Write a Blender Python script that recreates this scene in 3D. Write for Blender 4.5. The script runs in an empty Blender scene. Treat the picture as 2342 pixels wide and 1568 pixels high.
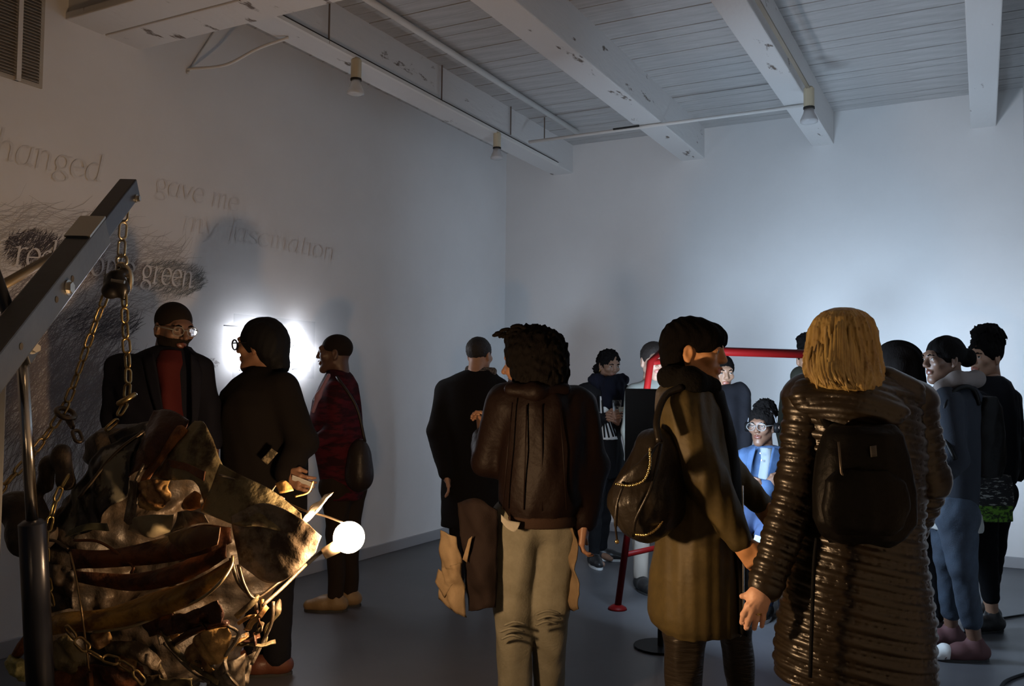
import bpy, math, random
import numpy as np
from mathutils import Vector, Matrix
random.seed(7); rng=np.random.RandomState(7)
C=bpy.context.scene.collection
S=bpy.context.scene
# ------------------------------------------------------------------ camera
F=2032.; W,H=2342,1568; CAMZ=1.37
YAW,PIT,ROL=[math.radians(a) for a in (27.9,2.7,.58)]
RM=Matrix.Rotation(YAW,3,'Z')@Matrix.Rotation(math.pi/2+PIT,3,'X')@Matrix.Rotation(ROL,3,'Z')
cd=bpy.data.cameras.new('camera'); cam=bpy.data.objects.new('camera',cd); C.objects.link(cam)
cam.matrix_world=Matrix.Translation((0,0,CAMZ))@RM.to_4x4()
cd.sensor_width=36; cd.lens=36*F/W; cd.clip_start=.05; cd.clip_end=60
S.camera=cam
# ------------------------------------------------------------------ world, exposure, light levels
wd=bpy.data.worlds.new('world'); S.world=wd; wd.use_nodes=True
wd.node_tree.nodes['Background'].inputs[0].default_value=(.75,.82,1,1)
wd.node_tree.nodes['Background'].inputs[1].default_value=.022
S.view_settings.view_transform='Standard'; S.view_settings.look='None'
S.view_settings.exposure=0; S.view_settings.gamma=1; S.view_settings.use_curve_mapping=False
L_BULB=760.; L_SCREEN=92.; L_ADDED_SCREEN=45.; L_SIGN=50.
COL_BULB=(1,.62,.32); COL_SCREEN=(.60,.78,1.0); COL_SIGN=(.86,.9,1.0)
# ------------------------------------------------------------------ geometry helpers
RMn=np.array(RM)
CAM=np.array([0,0,CAMZ])
CU=np.array([math.cos(YAW),math.sin(YAW),0.]); CV=np.array([-math.sin(YAW),math.cos(YAW),0.])   # camera right / away, both level
def P(px,py,d):
    return CAM+RMn@np.array([(px-W/2)/F*d,-(py-H/2)/F*d,-d])
def yh(px): return 840.94+(px+2672)*.010118
def PZ(px,z,d):                                   # point of height z seen in picture column px at depth d
    p=P(px,yh(px)-(z-CAMZ)*F/d,d); p[2]=z; return p
def onX(px,py,X):
    r=RMn@np.array([(px-W/2)/F,-(py-H/2)/F,-1.]); return CAM+r*(X/r[0])
def onZ(px,py,z):
    r=RMn@np.array([(px-W/2)/F,-(py-H/2)/F,-1.]); return CAM+r*((z-CAMZ)/r[2])

_mats={}
def mat(name,col,rough=.6,metal=0,bump=None,col2=None,sc2=6,thr=None,spec=.5,coord='Object',emit=None,alpha=None,trans=0,stretch=None,sheen=0,coat=0):
    if name in _mats: return _mats[name]
    m=bpy.data.materials.new(name); m.use_nodes=True; nt=m.node_tree; b=nt.nodes['Principled BSDF']
    def I(n,v): b.inputs[n].default_value=v
    I('Base Color',(*col,1)); I('Roughness',rough); I('Metallic',metal); I('Specular IOR Level',spec)
    if trans: I('Transmission Weight',trans)
    if sheen: I('Sheen Weight',sheen)
    if coat: I('Coat Weight',coat); I('Coat Roughness',.25)
    if alpha is not None: I('Alpha',alpha)
    if emit: I('Emission Color',(*emit[0],1)); I('Emission Strength',emit[1])
    if bump or col2:
        tc=nt.nodes.new('ShaderNodeTexCoord'); mp=nt.nodes.new('ShaderNodeMapping'); nt.links.new(tc.outputs[coord],mp.inputs[0])
        if stretch: mp.inputs['Scale'].default_value=stretch
    if col2:
        n=nt.nodes.new('ShaderNodeTexNoise'); n.inputs['Scale'].default_value=sc2; n.inputs['Detail'].default_value=6; n.inputs['Roughness'].default_value=.65
        nt.links.new(mp.outputs[0],n.inputs['Vector'])
        r=nt.nodes.new('ShaderNodeValToRGB'); a,bb=thr or (.35,.65)
        r.color_ramp.elements[0].position=a; r.color_ramp.elements[1].position=bb
        r.color_ramp.elements[0].color=(*col,1); r.color_ramp.elements[1].color=(*col2,1)
        nt.links.new(n.outputs['Fac'],r.inputs[0]); nt.links.new(r.outputs[0],b.inputs['Base Color'])
    if bump:
        n=nt.nodes.new('ShaderNodeTexNoise'); n.inputs['Scale'].default_value=bump[0]; n.inputs['Detail'].default_value=5
        nt.links.new(mp.outputs[0],n.inputs['Vector'])
        bp=nt.nodes.new('ShaderNodeBump'); bp.inputs['Strength'].default_value=bump[1]; bp.inputs['Distance'].default_value=bump[2] if len(bump)>2 else .01
        nt.links.new(n.outputs['Fac'],bp.inputs['Height']); nt.links.new(bp.outputs[0],b.inputs['Normal'])
    _mats[name]=m; return m

def link(o,parent=None):
    C.objects.link(o)
    if parent is not None: o.parent=parent
    return o
def tag(o,label=None,cat=None,group=None,kind=None):
    if label: o['label']=label
    if cat: o['category']=cat
    if group: o['group']=group
    if kind: o['kind']=kind
    return o
def empty(name,loc,label,cat,group=None):
    o=bpy.data.objects.new(name,None); o.location=loc; o.empty_display_size=.1; link(o); return tag(o,label,cat,group)
def rootloc(parent):
    l=np.zeros(3)
    while parent is not None: l=l+np.array(parent.location); parent=parent.parent
    return l
def mkmesh(name,V,Fc,mats,midx=None,smooth=True):
    me=bpy.data.meshes.new(name); V=np.asarray(V,np.float32)
    if isinstance(Fc,np.ndarray):
        n=Fc.shape[1]; me.vertices.add(len(V)); me.vertices.foreach_set('co',V.ravel())
        me.loops.add(Fc.size); me.loops.foreach_set('vertex_index',Fc.ravel().astype(np.int32))
        me.polygons.add(len(Fc)); me.polygons.foreach_set('loop_start',(np.arange(len(Fc))*n).astype(np.int32))
        me.update(calc_edges=True)
    else: me.from_pydata([tuple(map(float,v)) for v in V],[],[tuple(int(i) for i in f) for f in Fc])
    for m in (mats if isinstance(mats,(list,tuple)) else [mats]): me.materials.append(m)
    if midx is not None: me.polygons.foreach_set('material_index',np.asarray(midx,np.int32))
    me.polygons.foreach_set('use_smooth',np.full(len(me.polygons),smooth)); me.update()
    return me
def mk(name,V,Fc,mats,parent=None,midx=None,smooth=True):      # V in world coordinates
    me=mkmesh(name,np.asarray(V,float)-rootloc(parent),Fc,mats,midx,smooth)
    return link(bpy.data.objects.new(name,me),parent)
class MB:
    def __init__(s): s.V=[];s.F=[];s.n=0
    def add(s,V,F_):
        s.F+= [tuple(i+s.n for i in f) for f in F_]; s.V+= [np.asarray(v,float) for v in V]; s.n+=len(V); return s
    def box(s,lo,hi,R=None,c=None,bev=0):
        lo=np.array(lo,float);hi=np.array(hi,float)
        v=[np.array([(lo,hi)[i][0],(lo,hi)[j][1],(lo,hi)[k][2]]) for i in (0,1) for j in (0,1) for k in (0,1)]
        if R is not None: v=[np.array(c)+R@q for q in v]
        return s.add(v,[(0,1,3,2),(4,6,7,5),(0,4,5,1),(2,3,7,6),(0,2,6,4),(1,5,7,3)])
    def tube(s,pts,r,n=10,cap=True):
        pts=[np.array(p,float) for p in pts]; N=len(pts); rr=r if hasattr(r,'__len__') else [r]*N
        V=[];Fc=[];up=None
        for i,p in enumerate(pts):
            t=pts[min(i+1,N-1)]-pts[max(i-1,0)]; t=t/(np.linalg.norm(t)+1e-12)
            if up is None: up=np.array([0,0,1.]) if abs(t[2])<.9 else np.array([1.,0,0])
            a=up-t*(up@t); a/=np.linalg.norm(a)+1e-12; up=a; b=np.cross(t,a)
            for k in range(n):
                th=2*math.pi*k/n; V.append(p+rr[i]*(math.cos(th)*a+math.sin(th)*b))
        for i in range(N-1):
            for k in range(n):
                k2=(k+1)%n; Fc.append((i*n+k,i*n+k2,(i+1)*n+k2,(i+1)*n+k))
        if cap: Fc+=[tuple(range(n))[::-1],tuple((N-1)*n+k for k in range(n))]
        return s.add(V,Fc)
    def sphere(s,c,r,nu=14,nv=9):
        c=np.array(c,float); r=np.array(r if hasattr(r,'__len__') else (r,)*3); V=[];Fc=[]
        V.append(c+[0,0,r[2]])
        for j in range(1,nv):
            ph=math.pi*j/nv
            for k in range(nu):
                th=2*math.pi*k/nu; V.append(c+r*[math.sin(ph)*math.cos(th),math.sin(ph)*math.sin(th),math.cos(ph)])
        V.append(c-[0,0,r[2]])
        for k in range(nu): Fc.append((0,1+k,1+(k+1)%nu)); Fc.append((len(V)-1,1+(nv-2)*nu+(k+1)%nu,1+(nv-2)*nu+k))
        for j in range(nv-2):
            for k in range(nu): a=1+j*nu; Fc.append((a+k,a+nu+k,a+nu+(k+1)%nu,a+(k+1)%nu))
        return s.add(V,Fc)
    def prism(s,poly,depth):                      # poly: 3-D points of one face, depth: vector to the other
        n=len(poly); V=[np.array(p,float) for p in poly]; V+=[p+np.array(depth) for p in V]
        return s.add(V,[tuple(range(n))[::-1],tuple(range(n,2*n))]+[(i,(i+1)%n,n+(i+1)%n,n+i) for i in range(n)])
    def build(s,name,m,parent=None,smooth=False,bevel=0):
        o=mk(name,s.V,s.F,m,parent,None,smooth)
        if bevel:
            b=o.modifiers.new('bevel','BEVEL'); b.width=bevel; b.segments=2; b.limit_method='ANGLE'
        return o
def arc(p0,p1,p2,n=12):                           # quadratic bezier
    p0,p1,p2=[np.array(p,float) for p in (p0,p1,p2)]
    return [(1-t)**2*p0+2*t*(1-t)*p1+t*t*p2 for t in np.linspace(0,1,n)]
def spline(pts,n=8):                              # Catmull-Rom
    pts=[np.array(p,float) for p in pts]; q=[2*pts[0]-pts[1]]+pts+[2*pts[-1]-pts[-2]]; out=[]
    for i in range(1,len(q)-2):
        a,b,c,d=q[i-1:i+3]
        for t in np.linspace(0,1,n,endpoint=False):
            out.append(.5*((2*b)+(c-a)*t+(2*a-5*b+4*c-d)*t*t+(-a+3*b-3*c+d)*t**3))
    out.append(pts[-1]); return out
# ------------------------------------------------------------------ rounded solids: distance fields turned into one continuous surface
def cone(a,b,ra,rb=None,k=.03,op='+',q=None): return dict(t='cone',a=np.array(a,float),b=np.array(b,float),ra=ra,rb=ra if rb is None else rb,k=k,op=op,q=q)
def ell(c,r,R=None,k=.02,op='+',n=None): return dict(t='ell',c=np.array(c,float),r=np.array(r if hasattr(r,'__len__') else (r,)*3,float),R=R,k=k,op=op,n=n)
def bx(c,h,R=None,r=.01,k=.02,op='+'): return dict(t='box',c=np.array(c,float),h=np.array(h,float),R=R,r=r,k=k,op=op)
def loft(rows,ang=None,k=.03,op='+',q=None,n=None,e=2.): 
    rows=np.array(rows,float); rows=rows[np.argsort(rows[:,2])]
    return dict(t='loft',s=rows,ang=YAW if ang is None else ang,k=k,op=op,q=q,n=n,e=e)
def sil(rows,d,ang=None,**kw):                    # rows: (py, x left, x right, depth radius[, offset in depth])
    out=[]
    for r in rows:
        py,xl,xr,ry=r[:4]; dv=r[4] if len(r)>4 else 0
        p=P((xl+xr)/2,py,d+dv); out.append((*p,(xr-xl)/2/F*(d+dv),ry))
    return loft(out,ang,**kw)
def quilt(s,amp,pitch):
    x=np.mod(s/pitch,1.); a=.64
    y=np.where(x<a,x/a,(x-a)/(1-a)); w=np.where(x<a,1.,.6)
    return amp*w*np.sqrt(np.maximum(1-(2*y-1)**2,0))
def curl(X,Y,Z,amp,f):
    return amp*(np.sin(f*X+2.1*np.sin(f*.61*Y+.4))*np.sin(f*Y+1.7*np.sin(f*.53*Z+1))*np.sin(f*Z+1.9*np.sin(f*.57*X+2))
        +.5*np.sin(2.3*f*X+Z*f)*np.sin(2.1*f*Y+X*f*.7))
def bbox(p):
    t=p['t']
    if t=='cone': 
        r=max(p['ra'],p['rb']); return np.minimum(p['a'],p['b'])-r,np.maximum(p['a'],p['b'])+r
    if t=='ell': 
        r=p['r'] if p['R'] is None else np.full(3,p['r'].max()); return p['c']-r,p['c']+r
    if t=='box': 
        r=np.full(3,np.linalg.norm(p['h'])+p['r']) if p['R'] is not None else p['h']+p['r']; return p['c']-r,p['c']+r
    s=p['s']; r=np.maximum(s[:,3],s[:,4])
    return np.array([(s[:,0]-r).min(),(s[:,1]-r).min(),s[0,2]]),np.array([(s[:,0]+r).max(),(s[:,1]+r).max(),s[-1,2]])
def ev(p,X,Y,Z):
    t=p['t']; f=np.float32
    if t=='cone':
        a=p['a'];ba=p['b']-a;L2=ba@ba+1e-12
        h=((X-a[0])*ba[0]+(Y-a[1])*ba[1]+(Z-a[2])*ba[2])/L2; h=np.clip(h,0,1)
        d=np.sqrt((X-a[0]-h*ba[0])**2+(Y-a[1]-h*ba[1])**2+(Z-a[2]-h*ba[2])**2)-(p['ra']+(p['rb']-p['ra'])*h)
        if p['q']: d=d-quilt(h*math.sqrt(L2)+p['q'][2],p['q'][0],p['q'][1])
        return d
    if t in('ell','box'):
        x,y,z=X-p['c'][0],Y-p['c'][1],Z-p['c'][2]; R=p['R']
        if R is not None: x,y,z=[R[0][i]*x+R[1][i]*y+R[2][i]*z for i in range(3)]
        if t=='ell':
            r=p['r']; k0=np.sqrt((x/r[0])**2+(y/r[1])**2+(z/r[2])**2); k1=np.sqrt((x/r[0]**2)**2+(y/r[1]**2)**2+(z/r[2]**2)**2)+1e-9
            d=k0*(k0-1)/k1
            if p['n']: d=d-p['n'](X,Y,Z)
            return d
        h=p['h']; qx,qy,qz=np.abs(x)-h[0],np.abs(y)-h[1],np.abs(z)-h[2]
        return np.sqrt(np.maximum(qx,0)**2+np.maximum(qy,0)**2+np.maximum(qz,0)**2)+np.minimum(np.maximum(np.maximum(qx,qy),qz),0)-p['r']
    s=p['s']; z=Z.ravel(); g=lambda i:np.interp(z,s[:,2],s[:,i]).reshape(Z.shape).astype(f)
    cx,cy,rx,ry=g(0),g(1),g(3),g(4); c,sn=math.cos(p['ang']),math.sin(p['ang'])
    dx,dy=X-cx,Y-cy; u=(dx*c+dy*sn); v=(-dx*sn+dy*c); e=p['e']
    q=((np.abs(u)/rx)**e+(np.abs(v)/ry)**e)**(1/e) if e!=2 else np.sqrt((u/rx)**2+(v/ry)**2)
    d=(q-1)*np.minimum(rx,ry)
    if p['q']: d=d-quilt(Z+p['q'][2]*u+.05*np.sin(u*7)*p['q'][0]/.01*.1,p['q'][0],p['q'][1])
    if p['n']: d=d-p['n'](u/rx,v/ry,Z)
    return np.maximum(d,np.maximum(s[0,2]-Z,Z-s[-1,2]))
def field(prims,res,noise=None):
    bb=[bbox(p) for p in prims if p['op']=='+']; pad=res*3+(.03 if noise else .012)
    lo=np.min([b[0] for b in bb],0)-pad; hi=np.max([b[1] for b in bb],0)+pad
    n=np.ceil((hi-lo)/res).astype(int)+1
    ax=[(lo[i]+np.arange(n[i])*res).astype(np.float32) for i in range(3)]
    D=np.full(n,1.,np.float32)
    for p in prims:
        b0,b1=bbox(p); m=p['k']+res*3+.02
        i0=np.clip(((b0-m-lo)/res).astype(int),0,n-1); i1=np.clip(((b1+m-lo)/res).astype(int)+1,1,n)
        if np.any(i1<=i0): continue
        sl=tuple(slice(i0[i],i1[i]) for i in range(3))
        d=ev(p,ax[0][sl[0]][:,None,None],ax[1][sl[1]][None,:,None],ax[2][sl[2]][None,None,:]).astype(np.float32)
        a=D[sl]; k=max(p['k'],1e-4)
        if p['op']=='+': h=np.maximum(k-np.abs(a-d),0)/k; D[sl]=np.minimum(a,d)-h*h*k*.25
        else: d=-d; h=np.maximum(k-np.abs(a-d),0)/k; D[sl]=np.maximum(a,d)+h*h*k*.25
    if noise: D=D-noise(ax[0][:,None,None],ax[1][None,:,None],ax[2][None,None,:])
    D[0]=D[-1]=1;D[:,0]=D[:,-1]=1;D[:,:,0]=D[:,:,-1]=1
    ins=D<0
    c=ins[:-1,:-1,:-1].astype(np.int8)
    for i,j,k in ((1,0,0),(0,1,0),(0,0,1),(1,1,0),(1,0,1),(0,1,1),(1,1,1)):
        c=c+ins[i:n[0]-1+i,j:n[1]-1+j,k:n[2]-1+k]
    cells=np.argwhere((c>0)&(c<8)); idx=np.full(n-1,-1,np.int32); idx[tuple(cells.T)]=np.arange(len(cells))
    acc=np.zeros((len(cells),3));cnt=np.zeros(len(cells))
    for a,bq,cq in ((0,1,2),(1,0,2),(2,0,1)):
        for s1 in (0,1):
            for s2 in (0,1):
                o=np.zeros(3,int);o[bq]=s1;o[cq]=s2; e0=cells+o; e1=e0.copy(); e1[:,a]+=1
                d0=D[tuple(e0.T)];d1=D[tuple(e1.T)]; m=(d0<0)!=(d1<0); t=np.where(m,d0/(d0-d1+1e-20),0)
                pt=e0.astype(float); pt[:,a]+=t; acc[m]+=pt[m]; cnt[m]+=1
    V=lo+acc/cnt[:,None]*res; Q=[]
    for a,bq,cq in ((0,1,2),(1,2,0),(2,0,1)):
        s0=[slice(None)]*3;s1=[slice(None)]*3; s0[a]=slice(0,-1);s1[a]=slice(1,None)
        A=ins[tuple(s0)];B=ins[tuple(s1)]
        for flip in (False,True):
            e=np.argwhere((A&~B) if not flip else (~A&B)); 
            if not len(e): continue
            vb=np.zeros(3,int);vb[bq]=1; vc=np.zeros(3,int);vc[cq]=1
            q=np.stack([idx[tuple((e-vb-vc).T)],idx[tuple((e-vc).T)],idx[tuple(e.T)],idx[tuple((e-vb).T)]],1)
            Q.append(q if not flip else q[:,::-1])
    return V,np.concatenate(Q)
def folds(amp,f,seed=0):
    r=np.random.RandomState(seed); ks=[(r.randn(3)*[1,1,.45])*f*(1+i*.5) for i in range(4)]; ph=r.rand(4)*6
    def fn(X,Y,Z):
        w=.6*np.sin(9*Z+ph[0]*3+4*X)
        return amp*sum(np.sin(k[0]*X+k[1]*Y+k[2]*Z+p+w)/(1+i*.6) for i,(k,p) in enumerate(zip(ks,ph)))*.5
    return fn
def solid(name,prims,res,m,parent=None,noise=None):
    V,Q=field(prims,res,noise); return mk(name,V,Q,m,parent)
# ------------------------------------------------------------------ heads, hair, hands
def head_prims(kind):
    w=1. if kind=='m' else .95; j=1. if kind=='m' else .86
    p=[ell((0,.014,.035),(.074*w,.094,.082),k=.02),ell((0,-.028,-.03),(.059*j,.064,.08),k=.035),
       ell((0,-.07,-.096),(.02*j,.018,.017),k=.03),
       cone((.05*j,.0,-.055),(.012,-.07,-.1),.018,.014,k=.03),cone((-.05*j,.0,-.055),(-.012,-.07,-.1),.018,.014,k=.03),
       cone((-.034,-.084,.03),(.034,-.084,.03),.011,k=.025)]
    for s in (-1,1):
        p+=[ell((s*.043,-.064,-.018),(.02,.02,.018),k=.025),ell((s*.032,-.101,.010),(.017,.014,.011),k=.014,op='-'),
            ell((s*.032,-.0765,.009),(.0135,.0135,.012),k=.006),
            ell((s*.0765*w,.012,-.006),(.009,.019,.031),k=.008),ell((s*.086*w,.008,-.002),(.007,.01,.018),k=.006,op='-'),
            cone((s*.0755*w,.012,-.03),(s*.074*w,.008,-.036),.007,k=.008)]
    nl=1.08 if kind=='m' else .96
    p+=[cone((0,-.089,.022),(0,-.108*nl-.004,-.02),.0085,.0115,k=.014)]
    for s in (-1,1): p+=[ell((s*.011,-.101,-.026),(.0085,.010,.0075),k=.008)]
    p+=[cone((-.019,-.086,-.056),(0,-.0965,-.0515),.0055,.0068,k=.006),cone((.019,-.086,-.056),(0,-.0965,-.0515),.0055,.0068,k=.006),
        cone((-.015,-.088,-.064),(.015,-.088,-.064),.0062,k=.007),ell((0,-.094,-.064),(.012,.006,.006),k=.006),
        cone((-.026,-.1,-.0585),(.026,-.1,-.0585),.003,k=.004,op='-'),
        cone((0,.03,-.04),(0,.05,-.21),.054*w,.058*w,k=.03)]
    return p
_heads={}
def head_mesh(kind,res):
    if (kind,res) not in _heads:
        V,Q=field(head_prims(kind),res); c=V[Q].mean(1)
        lip=((np.abs(c[:,0])/.0235)**2+((c[:,2]+.0585)/.0125)**2<1)&(c[:,1]<-.08)
        _heads[kind,res]=(V,Q,lip.astype(int),(c[:,2]<-.03)&(c[:,1]<.012)&(c[:,2]>-.125))
    return _heads[kind,res]
def fcol(yaw,pitch,roll):                       # head frame -> world; yaw 0 faces the camera, +90 faces picture right
    a=math.radians(yaw); f=-math.cos(a)*CV+math.sin(a)*CU
    fwd=-np.array(f); up=np.array([0,0,1.]); x=np.cross(fwd,up)
    R=np.stack([x,fwd,up],1)
    q=np.array(Matrix.Rotation(math.radians(roll),3,'Y')@Matrix.Rotation(math.radians(pitch),3,'X')); return R@q
def hair_prims(style):
    cap=[ell((0,.018,.037),(.083,.102,.088),k=.01)]
    cut=[ell((0,-.115,-.03),(.075,.075,.088),k=.01,op='-'),bx((0,-.06,-.13),(.2,.11,.1),k=.01,op='-')]
    if style=='buzz': 
        return [ell((0,.016,.037),(.0785,.099,.0855),k=.01),ell((0,-.125,-.02),(.08,.075,.095),k=.008,op='-'),bx((0,-.08,-.1),(.2,.095,.098),k=.01,op='-'),bx((0,.1,-.2),(.2,.2,.13),k=.01,op='-')],.005,None
    if style=='shaved':
        return [ell((0,.015,.036),(.0765,.0965,.084),k=.01),ell((0,-.13,-.02),(.085,.075,.1),k=.008,op='-'),bx((0,-.08,-.1),(.2,.095,.098),k=.01,op='-'),bx((0,.1,-.2),(.2,.2,.13),k=.01,op='-')],.005,None
    if style=='short': return cap+cut+[bx((0,.1,-.23),(.2,.2,.13),k=.02,op='-')],.006,lambda X,Y,Z:curl(X,Y,Z,.003,160)
    if style=='pixie':
        return [ell((0,.02,.042),(.09,.112,.09),k=.01),ell((0,.055,-.02),(.078,.07,.08),k=.04),ell((0,-.055,.055),(.078,.055,.05),k=.03),
            ell((0,-.118,-.045),(.12,.08,.08),k=.008,op='-'),ell((.085,.006,-.025),(.04,.03,.052),k=.008,op='-'),ell((-.085,.006,-.025),(.04,.03,.052),k=.008,op='-'),
            bx((0,-.09,-.1),(.2,.08,.085),k=.01,op='-')],.005,lambda X,Y,Z:.0035*np.sin(70*X+90*Y+6*np.sin(30*Z))*np.sin(110*X-60*Y)
    if style=='afro':
        return [ell((0,.03,.035),(.114,.124,.113),k=.02),ell((0,.045,-.055),(.108,.10,.085),k=.05),ell((0,-.02,.1),(.075,.08,.05),k=.03),ell((0,-.135,-.05),(.1,.095,.1),k=.015,op='-')],.006,lambda X,Y,Z:curl(X,Y,Z,.008,105)
    if style=='curlytied':
        return cap+[ell((0,-.115,-.035),(.072,.08,.1),k=.012,op='-'),ell((.0,.1,.02),(.06,.05,.06),k=.03),ell((.07,.055,-.05),(.035,.04,.045),k=.03),ell((-.07,.055,-.05),(.035,.04,.045),k=.03)],.006,lambda X,Y,Z:curl(X,Y,Z,.011,95)
    if style=='puff':
        return cap+cut[:1]+[bx((0,-.06,-.13),(.2,.1,.1),k=.01,op='-'),bx((0,.1,-.23),(.2,.2,.13),k=.02,op='-'),ell((0,.03,.135),(.078,.085,.06),k=.03),ell((0,.09,.1),(.065,.05,.06),k=.03)],.006,lambda X,Y,Z:curl(X,Y,Z,.012*np.clip((Z-.03)/.06,.12,1),100)
    if style=='afropuff':
        return cap+cut[:1]+[bx((0,-.06,-.13),(.2,.1,.1),k=.01,op='-'),ell((0,.07,.112),(.066,.07,.058),k=.03),ell((.02,.11,.085),(.05,.05,.05),k=.03),bx((0,.1,-.23),(.2,.2,.13),k=.02,op='-')],.006,lambda X,Y,Z:curl(X,Y,Z,.010*np.clip((Z-.03)/.05,.2,1),120)
    if style=='bun':
        return cap+[ell((0,-.125,-.03),(.085,.08,.1),k=.01,op='-'),bx((0,-.06,-.13),(.2,.115,.1),k=.01,op='-'),ell((0,.135,.0),(.05,.045,.05),k=.02),bx((0,.06,-.26),(.2,.2,.13),k=.02,op='-')],.005,lambda X,Y,Z:.002*np.sin(60*Z+50*X)*np.sin(150*X+40*Y)
    if style=='wrap':
        return [ell((0,.024,.035),(.092,.112,.098),k=.01),ell((0,.07,-.03),(.075,.065,.085),k=.05),ell((0,-.13,-.06),(.12,.09,.12),k=.012,op='-'),ell((0,.10,-.095),(.055,.045,.045),k=.025)],.006,folds(.004,60,3)
    if style=='long':
        return [ell((0,.02,.04),(.09,.108,.09),k=.01),cone((0,.07,.0),(0,.10,-.33),.075,.07,k=.06),cone((.06,.04,.0),(.065,.07,-.3),.04,.03,k=.05),cone((-.06,.04,.0),(-.065,.07,-.3),.04,.03,k=.05),ell((0,-.12,-.04),(.07,.085,.12),k=.012,op='-')],.006,lambda X,Y,Z:.0025*np.sin(150*X+60*Y)
_hands={}
def hand_local(curl_,spread,mirror):
    key=(curl_,spread,mirror)
    if key in _hands: return _hands[key]
    s=-1 if mirror else 1; p=[bx((0,0,-.05),(.03,.004,.034),r=.010,k=.01),cone((0,0,.02),(0,0,-.03),.026,.026,k=.02)]
    for x,l,b in ((.031,.070,0),(.0105,.079,-.004),(-.0105,.073,-.003),(-.030,.056,.006)):
        o=np.array([s*x,0,-.088-b*.6+.004]); a=0.; pr=o
        for i,(fr,rr) in enumerate(((.46,.0092),(.31,.0082),(.23,.0074))):
            a+=curl_*(.75 if i==0 else 1.); dv=np.array([s*x*spread,math.sin(a),-math.cos(a)]); dv/=np.linalg.norm(dv)
            q=pr+dv*l*fr; p.append(cone(pr,q,rr,rr-.0009,k=.004)); pr=q
    p+=[cone((s*.026,.002,-.02),(s*.05,.012,-.052),.0135,.011,k=.015),cone((s*.05,.012,-.052),(s*(.052-.012*curl_),.022+.01*curl_,-.082),.0105,.0085,k=.005)]
    _hands[key]=field(p,.0035); return _hands[key]
def place_hand(wrist,direc,thumb,curl_=.35,spread=.5,mirror=False,scale=1.):
    """direc: unit vector wrist->fingers; thumb: rough direction of the thumb side"""
    V,Q=hand_local(curl_,spread,mirror); z=-np.array(direc,float); z/=np.linalg.norm(z)
    x=np.array(thumb,float); x-=z*(x@z); x/=np.linalg.norm(x)+1e-9
    if mirror: x=-x
    y=np.cross(z,x); R=np.stack([x,y,z],1)
    return (V*scale)@R.T+np.array(wrist),Q
def joinm(parts):                                # [(V,Q,idx)] -> one
    V=[];Q=[];I=[];n=0
    for v,q,i in parts: V.append(v);Q.append(q+n);I.append(np.full(len(q),i) if np.isscalar(i) else i);n+=len(v)
    return np.concatenate(V),np.concatenate(Q),np.concatenate(I)

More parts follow.
